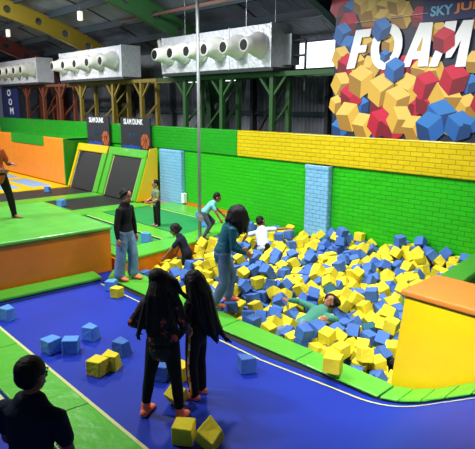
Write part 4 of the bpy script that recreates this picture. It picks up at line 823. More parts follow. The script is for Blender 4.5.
# ================================================================== FOAM CUBES
DATA = """-403 527 0 3 -6 -38 -32;-370 529 -51 27 24 28 -20;-420 542 18 37 6 -33 -4;-338 528 -34 23 31 -17 27;-447 527 18 40 -4 -30 -3;-346 530 -15 27 10 26 32;-368 554 6 43 -8 -1 24;-397 528 -34 48 6 -7 -8;-514 527 1 0 -49 -1 8;-379 537 -33 27 25 24 -24;-319 529 -50 29 -28 19 -23;-343 527 -51 27 22 -23 -28;-424 527 0 0 4 38 33;-545 527 3 0 1 -1 50;-353 591 8 36 -33 1 12;-393 528 -53 10 -33 36 -2;-400 546 3 3 -35 -1 35;-359 570 -9 10 -34 5 35;-369 538 -15 25 -5 2 43;-380 631 21 -3 -39 31 5;-431 527 -69 9 -34 -7 35;-347 552 -19 48 7 -10 5;-358 530 -68 27 34 19 15;-482 661 15 9 -29 24 -32;-435 527 -51 30 -21 -26 -23;-321 527 -67 4 -50 -2 -1;-577 527 -14 4 1 -33 -37;-447 681 36 -3 11 -49 -3;-414 528 -17 -2 2 28 41;-383 617 3 46 18 4 5;-661 527 18 -1 -36 -34 -1;-421 601 7 25 19 -10 38;-612 542 3 21 30 18 -29;-482 528 -51 23 27 -26 24;-450 528 0 23 -26 -22 -29;-449 667 17 -9 1 -29 -40;-567 608 10 11 -9 46 14;-626 527 -15 3 -4 50 1;-516 527 -17 20 -19 27 32;-563 652 22 23 -14 -27 -32;-627 616 24 2 34 -6 36;-402 611 0 24 -29 -22 -24;-529 643 22 3 -40 23 18;-486 527 -16 35 -1 6 35;-415 528 -34 5 -31 1 39;-442 545 20 -1 -28 0 42;-636 558 20 17 11 -32 -32;-531 762 31 6 -27 -7 41;-475 528 -34 9 -32 -2 37;-532 528 -50 26 -23 -23 -28;-637 544 2 27 -22 -28 22;-652 661 30 47 18 0 3;-403 655 25 3 -38 27 19;-539 527 -17 6 0 -50 -2;-469 676 24 20 23 10 -39;-498 527 -33 4 -2 -37 -33;-467 528 1 26 25 -30 18;-789 528 -16 3 -50 0 1;-598 527 -17 12 33 -36 -3;-456 723 31 26 5 14 -40;-570 527 -37 48 1 13 2;-639 595 18 35 -24 12 23;-664 527 1 28 26 24 22;-588 614 15 -3 34 -31 20;-561 530 -67 24 23 -26 -27;-324 544 -37 9 -24 -21 38;-548 527 -33 0 33 0 -38;-512 531 -68 1 -35 -1 35;-537 561 8 22 2 -30 33;-518 616 9 30 -40 4 5;-432 527 -17 1 -3 38 33;-454 528 -51 29 26 -23 -22;-593 578 -1 31 38 -8 1;-551 925 61 32 37 -7 -8;-720 528 1 18 -10 -31 -33;-423 729 41 25 17 35 18;-427 651 9 37 -25 -8 -22;-542 698 28 12 -12 43 18;-515 774 20 30 13 -17 33;-682 634 23 42 6 -27 -3;-626 751 40 18 -47 2 1;-483 883 44 3 39 14 -28;-532 884 47 28 13 21 -33;-572 764 35 25 -19 -28 -27;-881 529 17 36 -6 -34 6;-673 650 28 27 -17 31 -23;-646 527 -16 0 -35 0 -36;-668 581 22 35 35 3 1;-508 565 -1 14 32 11 35;-407 694 17 0 7 34 36;-518 944 60 47 -15 -6 0;-396 589 -4 -2 -33 -13 35;-468 528 -16 38 -2 32 -4;-612 591 5 30 0 -40 3;-764 622 25 33 26 23 -13;-405 546 -15 -2 -38 -5 32;-520 527 -34 19 19 31 -29;-529 595 -1 23 -2 44 1;-574 704 30 23 14 -42 -2;-501 631 9 -2 -8 12 -48;-880 528 -1 1 -5 50 -1;-450 528 -17 49 -3 5 -6;-540 810 29 27 19 -37 -9;-524 835 34 20 -41 -8 19;-480 919 46 17 -20 43 2;-782 582 5 14 6 -19 43;-524 548 1 2 12 19 -45;-592 646 20 17 -9 -29 -36;-579 527 -54 17 -18 30 32;-653 877 66 21 -21 31 26;-847 571 -12 37 33 -2 -3;-500 615 1 20 36 20 19;-413 629 3 23 39 -16 -15;-703 528 -51 33 -20 -23 22;-764 579 -7 31 37 12 -6;-639 693 20 0 -36 34 -4;-724 700 29 0 0 9 -49;-487 850 35 10 35 32 -13;-505 657 12 17 -4 -14 45;-548 625 3 17 -44 -11 -11;-328 558 -27 20 34 -27 14;-401 645 11 35 -14 31 -9;-418 919 50 11 -48 -5 5;-458 908 41 38 -22 -4 -24;-765 700 20 28 9 9 -39;-509 597 -3 13 -32 35 7;-820 725 36 35 0 0 -36;-596 528 -68 -1 -37 4 34;-658 738 27 1 -28 10 -40;-816 580 0 -2 47 2 -17;-650 528 -51 -2 -36 -4 34;-756 610 7 31 -20 -31 -15;-775 528 -34 49 3 4 -6;-564 730 30 11 3 42 -25;-430 682 17 28 -11 29 27;-881 528 -18 -3 -32 -38 -3;-775 530 -51 32 -22 -23 -21;-466 863 33 40 1 30 -4;-501 528 -51 31 -23 -17 -26;-477 614 2 6 -49 -4 -2;-422 848 29 6 -33 5 -36;-433 530 -34 27 22 -26 24;-465 944 50 15 -7 -39 -26;-790 545 -14 1 -50 1 -2;-762 642 26 27 -17 -23 -31;-701 528 -34 0 -3 -5 -50;-628 579 -10 -1 2 49 9;-419 563 9 17 -16 24 37;-659 946 45 -3 -50 -3 1;-425 701 21 11 -29 4 39;-414 902 39 8 -28 3 -40;-376 556 -12 31 7 0 39;-481 631 5 23 13 30 -30;-391 813 37 15 35 -15 -28;-777 680 18 20 -27 -19 -32;-443 636 1 6 -22 0 -44;-367 590 -4 34 10 14 33;-696 732 37 34 -9 -29 20;-529 686 18 17 -21 1 42;-503 695 18 24 -21 39 2;-702 527 -7 9 16 35 -30;-631 527 -33 -6 1 50 -2;-893 648 2 22 20 -19 36;-454 531 -34 30 17 -35 7;-586 527 -32 8 13 -34 33;-615 528 -51 35 5 0 35;-855 769 42 36 -13 16 27;-863 528 -34 -3 -31 -9 38;-414 533 -51 1 -35 2 -36;-434 580 9 5 -49 0 9;-607 611 7 36 -35 -2 -2;-405 566 -2 36 -29 -13 -14;-609 527 -31 29 22 -21 -28;-878 593 1 36 -22 -25 9;-441 870 34 2 31 4 -39;-651 863 34 23 -22 29 -26;-831 594 9 31 -26 22 -19;-611 890 38 39 -20 7 22;-468 794 27 19 -25 38 -9;-789 869 38 38 2 -4 -32;-608 627 22 10 -12 26 -40;-649 867 50 29 -39 -9 8;-676 754 35 1 -29 39 10;-919 683 14 28 26 20 -26;-486 542 -1 -7 3 -23 -44;-516 902 38 15 -11 -41 -21;-499 806 25 19 18 9 42;-564 535 4 33 -20 30 11;-688 718 26 17 33 -13 -31;-480 537 -67 1 -7 -50 -2;-810 528 -16 2 -33 6 37;-857 528 -52 25 26 24 25;-817 619 10 5 33 -3 -37;-839 529 -68 2 -50 4 0;-583 720 35 20 -46 -2 -4;-926 704 24 17 28 -21 32;-780 562 -10 21 23 -29 26;-519 735 15 8 -6 25 42;-596 809 32 12 4 27 -40;-730 528 -34 30 -22 19 27;-596 903 36 40 -23 -18 -6;-820 846 35 29 -19 -29 -21;-758 629 9 3 28 40 10;-637 802 26 8 -7 -49 -2;-778 611 7 12 -32 32 17;-868 549 -19 -3 50 2 4;-712 855 28 5 24 -39 20;-949 803 29 17 -9 -42 19;-675 599 22 26 -25 -22 26;-579 631 10 35 22 7 -27;-595 527 -47 38 6 1 32;-886 706 17 8 -30 29 26;-704 532 -68 27 -17 -35 -16;-748 527 -23 31 30 -18 17;-540 734 19 46 -16 -9 6;-507 851 32 22 -19 -18 -37;-715 528 -19 33 -32 -15 -13;-648 579 13 5 -39 -9 30;-406 558 -29 26 -13 -35 21;-757 841 25 18 -29 -20 -30;-710 576 7 31 -24 20 24;-716 905 24 9 33 -22 -30;-795 843 36 32 13 -34 12;-552 530 -50 36 -34 -2 6;-665 527 -17 0 -35 4 36;-667 528 -34 33 -17 -23 -25;-731 780 35 27 23 -2 35;-656 545 2 34 2 -5 36;-404 865 35 37 -33 -4 6;-512 677 13 11 36 19 -27;-827 528 -17 -1 -3 -1 50;-685 537 -68 20 -27 17 33;-537 713 17 3 2 14 -48;-360 632 20 27 -28 -20 24;-362 548 -32 1 -6 36 34;-447 805 30 6 30 -21 33;-822 528 -34 8 -32 -37 -8;-354 596 -20 6 8 -32 -37;-560 560 -3 14 -23 -40 -13;-449 654 3 8 10 -39 29;-681 527 0 -4 8 39 -30;-840 839 32 17 13 -11 44;-753 859 26 40 2 29 -9;-455 611 1 41 -2 3 28;-815 528 -51 31 -22 -20 25;-601 720 28 2 -3 44 23;-682 528 -17 25 -19 27 28;-670 720 20 29 40 2 -6;-432 823 24 16 -13 24 39;-866 814 46 27 -30 11 28;-707 716 27 32 -17 -31 15;-696 610 23 14 -32 -9 -35;-545 875 33 43 19 11 -12;-427 722 21 26 -16 -12 -38;-947 793 11 36 -25 22 -12;-648 527 -34 38 -2 33 -3;-874 722 21 37 11 -28 16;-799 723 23 29 -25 27 16;-662 534 -68 29 8 -36 17;-504 912 48 23 -41 8 15;-616 529 -68 13 29 27 -28;-815 532 -68 50 3 0 -5;-758 944 31 34 15 -17 -29;-583 666 21 49 10 -3 4;-493 833 24 18 43 18 -2;-833 793 24 10 32 -36 7;-546 835 33 3 -18 20 -42;-569 814 27 24 42 -5 9;-720 528 -51 7 -1 36 34;-856 818 32 35 -7 -2 35;-416 883 37 24 -24 -24 -28;-744 532 -68 25 -26 -25 24;-535 927 43 -2 1 -40 -30;-465 843 26 10 -41 -9 25;-550 642 7 28 38 17 -4;-853 726 19 16 -27 -32 -23;-473 774 19 10 -5 20 45;-525 661 11 7 -12 -46 14;-562 888 36 26 2 13 -41;-336 576 -24 18 24 27 29;-560 695 20 3 29 -28 29;-464 823 30 7 -2 49 -6;-585 829 31 9 -45 19 2;-868 795 43 12 -3 48 0;-561 674 18 17 -7 -29 -37;-533 535 -67 29 15 -32 21;-597 849 37 45 1 -8 -21;-732 529 -12 31 -33 10 19;-792 528 -34 8 -4 6 -49;-730 947 40 36 24 -14 21;-490 791 20 25 38 22 -1;-816 744 25 29 -18 26 -25;-466 657 -3 4 -16 -1 47;-501 944 45 36 -8 -34 6;-849 937 30 14 25 31 27;-400 847 31 13 -38 29 5;-783 639 27 31 -15 31 19;-816 763 23 3 -26 -7 42;-411 541 -67 41 -28 -4 -2;-433 792 27 32 0 -35 -16;-758 682 2 -3 -33 8 -37;-752 878 29 11 26 -28 -31;-800 628 11 5 -37 -4 33;-510 552 -16 24 5 -21 38;-423 865 32 4 0 10 -49;-516 796 18 18 -39 25 6;-910 640 -5 35 -11 -15 -30;-795 530 -51 38 2 -32 3;-632 887 31 33 8 3 -37;-740 530 -51 15 33 -18 29;-915 659 5 40 30 3 -2;-573 911 40 -4 19 10 45;-830 811 15 23 28 28 20;-434 906 38 5 -10 49 -5;-841 528 -36 18 22 -32 26;-635 821 29 5 -6 -36 33;-587 687 18 3 1 12 -48;-575 854 24 33 -25 -3 -27;-653 887 48 11 -40 29 0;-700 870 19 28 36 -12 -16;-907 698 9 2 34 -36 6;-934 742 14 37 -31 -15 1;-859 595 -10 12 -38 13 -28;-478 694 22 16 -32 10 33;-634 724 15 13 32 -26 26;-615 684 14 28 15 -39 -2;-800 929 23 29 4 -22 34;-753 781 28 11 -34 -7 34;-710 934 35 31 -15 35 -9;-888 697 2 24 -28 31 14;-558 776 21 10 31 -7 37;-676 739 25 38 9 29 11;-720 845 13 0 -9 -20 45;-630 944 33 11 37 -30 -13;-663 563 3 -1 -33 37 -1;-415 904 22 -3 34 0 -37;-697 691 21 28 16 -37 -11;-387 572 -8 5 -42 1 -27;-881 528 -35 23 20 -24 31;-652 670 15 4 -34 -12 34;-898 593 -12 23 -32 15 26;-514 762 7 28 20 12 -34;-632 596 -1 30 20 -12 -33;-776 946 20 30 20 -23 -26;-456 538 -67 10 -34 17 32;-878 531 -52 9 34 7 -35;-566 868 30 25 4 30 31;-440 925 38 33 6 -36 9;-869 576 -16 14 -14 -8 -45;-442 706 19 17 38 14 23;-892 572 -21 1 -10 43 24;-743 698 7 20 -31 11 31;-854 849 37 -4 28 25 -33;-668 532 -51 22 27 -26 24;-775 540 -67 8 -40 -3 29;-628 614 6 3 -37 -33 -3;-355 547 -48 25 -22 24 -29;-554 602 -6 20 -7 38 -25;-807 821 16 26 30 -16 -26;-488 649 -1 35 -31 -13 -13;-756 739 21 32 30 23 9;-557 798 24 20 36 -19 -21;-685 562 4 50 2 4 2;-801 647 24 30 -30 -14 22;-853 783 27 23 27 19 30;-732 921 25 -3 -4 -5 49;-729 751 27 32 2 -31 -22;-728 538 -67 19 21 31 27;-857 883 31 45 -11 18 -7;-690 581 4 38 5 12 -30;-872 775 36 27 -12 26 31;-576 653 7 28 3 -41 -2;-536 753 14 28 10 -8 39;-619 546 -14 9 -9 -2 -49;-455 772 20 34 -13 -9 33;-551 581 1 12 1 -29 -39;-470 574 6 9 0 11 -48;-779 724 15 29 -11 -13 -37;-605 877 24 19 4 -46 -7;-760 650 9 3 -17 47 1;-618 855 30 22 -33 14 27;-836 640 10 32 37 -2 10;-875 832 45 23 29 32 -11;-410 572 -19 6 15 -39 26;-775 598 -8 3 -33 3 -37;-473 597 -3 31 -23 -27 16;-419 925 32 34 -13 7 33;-834 711 9 20 36 16 -23;-701 843 16 45 20 0 -6;-372 653 24 4 -24 -44 -3;-472 676 2 27 24 -33 12;-834 727 18 30 -19 22 28;-795 538 -67 23 20 -32 23;-621 707 12 37 10 -31 -6;-560 751 18 12 -38 -1 31;-816 727 20 4 -28 41 -2;-441 545 2 27 -27 -25 20;-616 809 25 33 -11 -26 -25;-413 667 15 -5 39 26 16;-811 563 -17 19 -26 -21 -31;-784 758 16 0 -11 -38 30;-535 947 45 32 -8 0 38;-678 933 39 28 39 -14 -2;-548 683 9 26 35 -14 19;-684 532 -34 1 -37 1 33;-372 575 -26 28 25 27 -19;-360 566 -45 27 -27 21 24;-731 562 -12 44 -4 6 22;-592 764 27 35 -8 -24 -25;-448 944 38 23 -31 -25 20;-534 894 32 41 -19 21 -1;-579 797 20 24 29 6 32;-416 588 -9 25 36 19 -15;-364 633 3 8 -42 26 0;-857 533 -68 25 23 -25 -27;-653 714 15 45 -22 -1 1;-800 580 -10 11 16 -37 28;-597 601 -10 25 -34 18 -19;-380 544 -66 34 1 0 36;-887 546 -17 4 38 6 -31;-536 798 17 4 -32 -34 -18;-464 639 -8 25 -24 -22 -29;-854 915 22 25 22 -32 19;-709 784 26 32 -12 -21 -30;-610 647 12 32 3 16 -35;-560 538 -14 30 14 30 -23;-670 873 24 35 2 35 4;-617 723 17 2 -35 -35 -8;-489 910 32 15 17 -24 37;-882 924 24 45 4 -1 21;-740 854 11 24 15 29 29;-603 786 26 4 -8 46 -17;-751 599 -9 27 -32 21 -19;-828 831 16 12 -34 14 32;-891 780 23 26 -27 -29 -15;-657 692 14 34 4 -15 33;-344 548 -63 41 8 26 -7;-790 870 20 35 -32 6 -15;-540 548 -7 23 -9 -41 16;-518 929 46 12 37 5 -31;-785 781 13 37 4 -33 -2;-927 725 9 24 31 -17 26;-549 905 42 14 -34 -9 -33;-796 614 -2 22 -26 28 -24;-954 819 17 16 -32 20 29;-583 740 29 -3 0 43 -24;-645 561 3 23 28 29 -19;-608 581 -14 25 -25 23 -26;-861 802 28 5 42 26 6;-408 726 22 35 -33 2 -12;-690 796 14 18 -46 -9 0;-527 574 -3 33 15 -30 -18;-456 861 15 17 43 19 2;-793 912 17 24 6 -25 35;-668 644 8 35 5 -35 -3;-732 632 1 46 -3 -18 7;-670 622 6 24 15 39 -13;-621 740 24 47 8 -13 -4;-651 649 12 49 10 1 -6;-504 902 25 27 -17 -7 38;-737 902 19 13 37 18 -25;-875 717 4 17 8 -38 -27;-685 853 14 32 -9 37 -5;-920 677 -2 34 -36 -4 -3;-643 763 24 37 14 7 -29;-576 595 -9 6 -40 -3 29;-334 588 -4 8 3 2 -49;-649 882 29 7 -49 0 -2;-673 704 13 33 9 -15 33;-897 663 -4 32 22 21 -23;-632 536 -50 1 4 2 -50;-750 631 -7 32 37 -9 4;-632 669 7 8 -35 35 -2;-649 927 26 33 -19 -27 18;-868 840 30 38 -23 16 -16;-818 640 10 29 -4 -41 -1;-667 763 15 23 42 3 -14;-495 760 10 30 38 5 11;-606 828 28 1 -22 -44 -11;-355 576 -25 8 -43 24 2;-524 633 5 5 44 -21 10;-650 900 33 16 33 -19 -28;-650 946 28 35 5 35 -7;-637 747 16 7 -2 25 43;-503 721 10 21 28 33 -13;-653 595 1 2 -35 8 -34;-539 824 19 19 -34 -29 -13;-748 760 21 25 -29 -26 -19;-802 765 8 30 11 38 5;-815 843 18 13 15 34 31;-718 889 16 24 39 19 -1;-382 556 -30 23 30 -26 20;-582 892 24 4 -38 -30 13;-422 546 2 36 -35 5 -2;-647 581 -12 36 8 -3 34;-901 614 -10 9 8 25 -41;-448 687 20 20 26 22 -31;-682 832 14 19 -31 -32 -13;-522 863 25 15 36 -1 31;-598 709 14 0 7 -13 -48;-516 824 17 43 17 -19 -2;-783 822 20 13 -20 30 32;-854 720 3 31 15 33 14;-761 819 23 17 -38 -24 -13;-582 614 -7 10 1 10 -48;-476 884 28 22 23 -31 22;-413 884 20 26 23 -30 20;-799 801 9 22 44 8 -7;-904 761 7 19 -44 0 -14;-564 622 -5 33 -25 18 -21;-516 703 9 13 44 16 9;-550 661 10 18 30 31 -17;-844 592 -20 48 -3 13 4;-626 578 -31 21 22 12 38;-362 609 -1 25 -27 14 31;-581 544 -14 -1 0 0 50;-491 594 -6 35 11 -6 34;-384 607 -18 -3 -48 -12 4;-663 784 21 30 -32 -3 -23;-850 763 22 34 5 -9 -35;-777 687 2 26 -20 25 -28;-575 928 36 31 -12 8 -36;-431 946 41 26 23 23 28;-773 545 -31 2 -36 -2 35;-610 618 -10 8 -3 -37 32;-449 755 8 8 -33 -9 36;-925 705 7 34 37 2 -1;-431 620 -3 32 1 -38 -4;-741 946 25 24 -8 43 -1;-849 568 -30 16 -33 10 32;-382 638 5 34 -2 37 0;-555 946 46 6 -49 4 3;-553 926 44 -1 10 -49 2;-622 761 26 14 39 -27 8;-331 558 -47 36 -32 13 3;-436 745 21 4 -14 12 -47;-391 623 -16 34 -18 -24 -22;-729 868 18 38 -6 -19 -25;-631 848 19 26 29 30 -9;-660 545 -15 0 0 -1 50;-858 647 -3 17 22 -2 -41;-877 570 -34 36 -5 -16 -31;-608 902 24 16 15 -44 -7;-909 698 -13 14 29 -24 30;-863 676 -2 34 30 1 20;-811 545 -22 18 36 27 14;-844 870 27 17 42 18 9;-804 857 19 12 -28 -18 -35;-927 712 -10 1 -33 -1 37;-926 765 2 6 -47 -15 -3;-812 747 9 2 -32 6 -38;-709 769 17 30 2 -13 38;-435 585 -7 38 -1 -33 -1;-535 772 18 17 35 -28 13;-818 600 -7 42 -26 3 -2;-560 544 -31 25 -24 -25 26;-493 929 13 29 1 -2 -40;-855 623 -9 2 2 -44 -23;-631 926 26 35 4 34 9;-464 710 19 24 24 -11 -35;-708 926 16 32 5 1 -38;-445 835 14 0 -30 -26 -30;-469 884 12 29 -13 32 22;-500 667 -7 22 36 22 -15;-851 824 15 27 22 -27 24;-792 841 19 13 -28 -17 -36;-798 691 11 31 -9 7 -37;-633 542 -67 26 -3 -3 42;-912 785 -1 43 -20 6 -14;-638 545 -15 24 32 23 -20;-754 920 14 17 46 8 -6;-450 729 10 32 9 0 37;-471 909 16 27 31 -24 -15;-509 579 -12 11 27 13 38;-671 663 13 35 -21 24 -16;-540 913 24 11 -2 9 -48;-466 749 11 16 -32 -21 28;-820 873 26 19 -6 33 -32;-974 947 4 27 24 26 22;-812 929 10 16 -7 36 30;-424 549 -33 -2 7 -39 31;-758 708 6 8 29 -20 35;-677 545 2 0 0 -36 34;-710 799 15 13 -33 1 -35;-478 557 -64 3 3 -49 -8;-691 920 28 18 2 -45 -12;-875 540 -68 22 28 23 -26;-696 889 7 26 5 -41 -12;-474 933 16 29 -30 19 19;-395 831 25 37 -1 33 6;-780 709 5 5 -35 -31 -18;-955 820 -1 8 -37 -3 -32;-880 608 -13 3 -6 -7 49;-670 582 5 27 -3 42 -1;-838 659 2 7 7 -24 43;-835 610 -8 26 -25 -27 23;-633 688 4 29 2 -11 -40;-700 907 11 28 41 -7 -2;-670 946 23 6 -34 35 -10;-578 544 -31 3 -1 -4 -50;-454 915 18 28 40 5 8;-481 946 32 50 -4 -2 0;-837 910 22 33 9 34 -12;-456 791 15 16 9 -37 28;-396 545 -49 3 -34 -36 -3;-724 941 14 5 -40 0 30;-599 670 7 4 -1 43 -25;-939 947 7 0 -2 32 38;-536 848 27 23 -38 -5 22;-468 928 38 46 -5 16 12;-940 779 1 20 15 -42 8;-418 831 14 34 23 -3 28;-429 545 -67 21 -30 26 -22;-762 944 11 42 -7 -26 5;-562 716 20 10 -29 3 -39;-951 803 -4 29 -33 20 -13;-408 646 -27 18 32 -25 23;-343 569 -56 25 -22 34 -14;-403 862 17 5 5 36 -34;-506 783 5 32 12 -17 33;-623 778 19 38 -5 10 31;-417 576 -35 7 -13 7 -47;-717 547 -14 1 -1 36 -35;-480 812 17 16 -39 -16 22;-518 886 21 19 -9 39 -24;-829 561 -26 8 6 48 8;-771 667 -3 21 -17 31 -28;-852 846 14 2 10 -27 -41;-888 907 22 31 38 -8 -5;-551 861 22 20 19 41 5;-386 562 -46 38 -1 -32 -5;-830 788 4 0 -1 17 -47;-734 608 -10 11 37 -7 31;-640 784 17 33 -16 -29 18;-483 864 26 29 18 -35 -9;-788 947 7 9 -1 -49 5;-730 794 20 18 37 27 -11;-546 843 9 18 28 9 36;-500 928 29 10 -30 2 -38;-808 947 8 25 -25 25 25;-427 944 24 4 34 14 -33;-878 632 -11 34 -14 -1 34;-792 546 -33 3 3 -38 32;-624 632 6 48 8 11 5;-492 687 -14 23 24 -25 -28;-411 655 -2 20 -38 11 -24;-798 710 4 6 -33 37 -4;-804 885 20 2 -46 -12 -17;-400 676 1 12 8 -2 -48;-728 769 21 0 2 18 -47;-668 854 13 33 11 22 -28;-507 838 12 8 -22 17 -41;-421 761 29 12 26 -39 11;-889 729 7 17 -15 -20 40;-885 546 -34 5 -38 -32 5;-481 831 6 17 -41 -14 18;-606 564 -25 25 40 -11 13;-533 650 -2 1 46 17 -8;-790 552 -50 22 44 -6 -10;-541 591 -14 17 9 2 46;-432 667 -2 17 27 -5 -39;-701 817 8 1 -7 -43 25;-523 848 10 20 35 17 -24;-402 638 -12 33 -18 -23 -24;-754 842 8 35 -12 33 5;-499 878 23 31 4 0 -39;-691 619 8 27 -21 -28 23;-651 679 1 17 36 -12 -27;-891 649 -16 14 -7 5 47;-903 679 -11 29 22 21 -27;-690 706 12 42 -26 -5 -7;-966 927 6 6 48 13 0;-400 770 24 1 15 -42 23;-348 640 -14 30 -21 -23 -25;-453 582 -7 30 -23 -22 -25;-374 735 -31 23 -20 -28 28;-436 807 14 24 -23 29 -24;-372 739 31 22 16 -15 39;-848 935 9 17 32 23 -26;-734 682 0 41 3 18 22;-669 889 29 29 -24 17 27;-436 768 22 5 -33 -36 -10;-387 703 -4 12 32 23 29;-394 577 -27 18 19 37 -20;-378 764 -3 -5 -10 40 -28;-785 924 8 22 -38 24 3;-790 666 14 18 -31 -16 -31;-340 593 -56 24 27 27 -22;-353 638 -48 17 21 30 30;-342 614 -52 37 -34 -4 1;-356 675 8 28 -28 24 -18;-377 676 -5 1 -41 -5 -29;-745 720 14 10 -41 -26 -8;-686 543 -50 37 1 -3 33;-630 652 6 16 -12 28 36;-870 763 15 34 17 -19 -25;-830 690 1 9 37 -27 19;-613 946 19 4 -35 -34 9;-359 684 -43 3 -31 -39 1;-343 618 1 41 6 3 -28;-343 616 -17 29 27 -24 18;-366 715 -19 1 -31 -39 -5;-372 730 15 1 34 -11 -35;-729 711 14 31 22 -27 18;-590 946 30 25 26 -24 24;-395 813 0 32 6 35 13;-534 566 -45 27 -23 -22 -27;-336 596 -20 27 -18 -30 -24;-386 714 16 12 39 4 29;-857 550 -55 17 -47 0 -3;-738 827 9 16 4 -44 -17;-395 757 9 19 -27 37 -7;-358 685 -8 50 3 1 6;-376 746 -14 11 -44 -11 19;-367 718 -36 25 24 29 -21;-346 639 3 38 -32 -6 7;-346 621 -33 33 17 31 -13;-906 630 -18 30 -10 -37 9;-774 566 -26 38 -32 -6 -2;-399 843 11 2 30 6 -39;-380 772 -17 32 -3 36 12;-752 685 -15 48 11 -5 1;-382 773 20 4 -37 32 9;-389 734 9 5 0 47 17;-490 579 -17 12 -31 -36 -8;-361 695 -23 21 29 -30 19;-754 577 -25 39 0 4 31;-383 782 5 32 37 9 8;-388 728 -9 34 13 -13 32;-401 749 23 45 14 -12 -9;-337 601 -36 23 -16 25 33;-407 728 6 -2 31 -1 39;-451 943 20 30 30 23 -14;-387 795 24 34 23 -12 26;-391 815 19 17 35 -24 21;-347 642 -31 5 -39 31 6;-353 664 -10 44 24 4 3;-541 545 -31 1 -34 -1 -37;-367 652 6 21 30 -24 25;-472 731 15 6 20 13 43;-335 580 -41 13 -38 -1 30;-435 689 2 21 31 20 26;-414 808 10 17 -13 19 41;-388 690 10 17 -16 39 -20;-364 706 -3 14 -35 10 -31;-752 871 9 26 6 6 -42;-753 556 -19 4 27 -36 -21;-514 744 1 40 16 23 13;-357 678 -27 24 33 -18 -22;-369 728 -2 33 0 -32 19;-376 752 21 37 -9 -7 -31;-520 550 -47 24 -28 18 29"""
def cube_mesh(seed, m, name='foam_cube'):
    rnd = random.Random(seed); h = .1; b = MB()
    b.box((-h, -h, -h), (h, h, h))
    for i in range(8): b.v[i] += V((rnd.uniform(-.007, .007), rnd.uniform(-.007, .007), rnd.uniform(-.007, .007)))
    if seed % 4 == 3: b.v[6] += V((-.035, -.03, -.03))          # a squashed corner
    o = b.build(name, m, bevel=.011, seg=2); me = o.data; bpy.data.objects.remove(o)
    return me
CM = {c: [cube_mesh(i+s, M[m]) for i in range(6)] for s, (c, m) in enumerate((('yellow', 'foam_y'), ('blue', 'foam_b'), ('light blue', 'foam_l'), ('dark teal', 'foam_d')))}
def near_seg(p, a, b):
    d = b-a; t_ = max(0, min(1, (p-a).dot(d)/max(1e-9, d.length_squared))); return (p-(a+d*t_)).length
def put_cube(p, q, col, label, group=None, v=0, s=1.0):
    o = bpy.data.objects.new('foam_cube', CM[col][v % 6]); COL.objects.link(o); o.location = p; o.rotation_mode = 'QUATERNION'; o.rotation_quaternion = q; o.scale = (s, s, s)
    return tag(o, label, 'foam cube', group)
rnd = random.Random(21)
marks = [((-3.0, 5.6), .75, 'by the yellow block'), ((-3.75, 8.0), .8, 'by the dividing beam'), ((-5.0, 6.1), .7, 'around the lying person'), ((-6.2, 5.5), .75, 'by the teal jumper wearer'),
         ((-7.7, 7.7), .75, 'by the child in white'), ((-7.8, 9.2), .8, 'by the light blue pillar'), ((-8.7, 6.5), .8, 'by the climbing child'), ((-9.0, 7.5), .6, 'by the crouching child')]
def where(p):
    best = None
    for c, r_, w in marks:
        d = math.hypot(p.x-c[0], p.y-c[1])/r_
        if d < 1 and (best is None or d < best[0]): best = (d, w)
    if best: return best[1]
    if p.y < 5.62: return 'along the front pad'+(' near the jeans wearer' if p.x < -7 else ' at its middle' if p.x < -4.9 else ' near its corner')
    if p.y > 8.7: return 'at the brick wall'+(' beside the beam' if p.x > -5.3 else ' right of pillar' if p.x > -7.5 else ' left of pillar')
    if p.x > -4.6: return 'between lying person and beam'
    if p.x < -7.6: return 'near the steel pole'
    return 'in mid pit'+(' nearer the wall' if p.y > 7.3 else ' nearer the front')
n_ind = 0; pile = MB(); extra_cubes = []
rows = []
for row in DATA.split(';'):
    x, y, zz, a, b_, c, d = [int(v) for v in row.split()]
    rows.append((V((x/100, y/100, zz/100)), Quaternion((a/50, b_/50, c/50, d/50)).normalized()))
for i in range(40):            # a few cubes of the next pit, right of the beam
    rows.append((V((rnd.uniform(-3.1, -2.0), rnd.uniform(6.4, 9.4), rnd.uniform(.3, .55))), Quaternion((rnd.gauss(0, 1), rnd.gauss(0, 1), rnd.gauss(0, 1), rnd.gauss(0, 1))).normalized()))
for i, (p, q) in enumerate(rows):
    e_ = p.x-xl(p.y)
    if e_ < .8: p.z += .15*(1-max(0, e_)/.8)
    if any(near_seg(p, a, b_) < r_+.07 for a, b_, r_ in BODIES): continue
    if p.x < xl(p.y)+.05: continue
    if p.y < 6.0 and p.x > -3.16: continue
    if p.y > 5.9 and bl(p.y)-.1 < p.x < bl(p.y)+.46: continue
    u = rnd.random(); col = 'yellow' if u < .54 else 'blue' if u < .975 else 'dark teal'
    if n_ind < 298 and i < 9999:
        R3 = q.to_matrix(); up_ax = [abs(R3[2][j]) for j in range(3)]
        tilt = 'lying flat' if max(up_ax) > .93 else 'tipped on an edge' if min(up_ax) < .22 else 'standing on a corner'
        w = where(p); lab = '%s foam cube %s %s' % (col, tilt, w)
        put_cube(p, q, col, lab, '%s foam cubes %s %s' % (col, tilt, w), i, .88); n_ind += 1
    else:
        me = CM[col][i % 6]; R3 = q.to_matrix(); mi = {'yellow': 0, 'blue': 1, 'dark teal': 2}[col]
        pile.add([R3 @ (v.co*.88)+p for v in me.vertices], [tuple(f.vertices) for f in me.polygons], mi)
tag(pile.build('foam_cube_pile', [M['foam_y'], M['foam_b'], M['foam_d']]), 'the deeper and farther yellow and blue foam cubes filling the pit', 'foam cubes', kind='stuff')
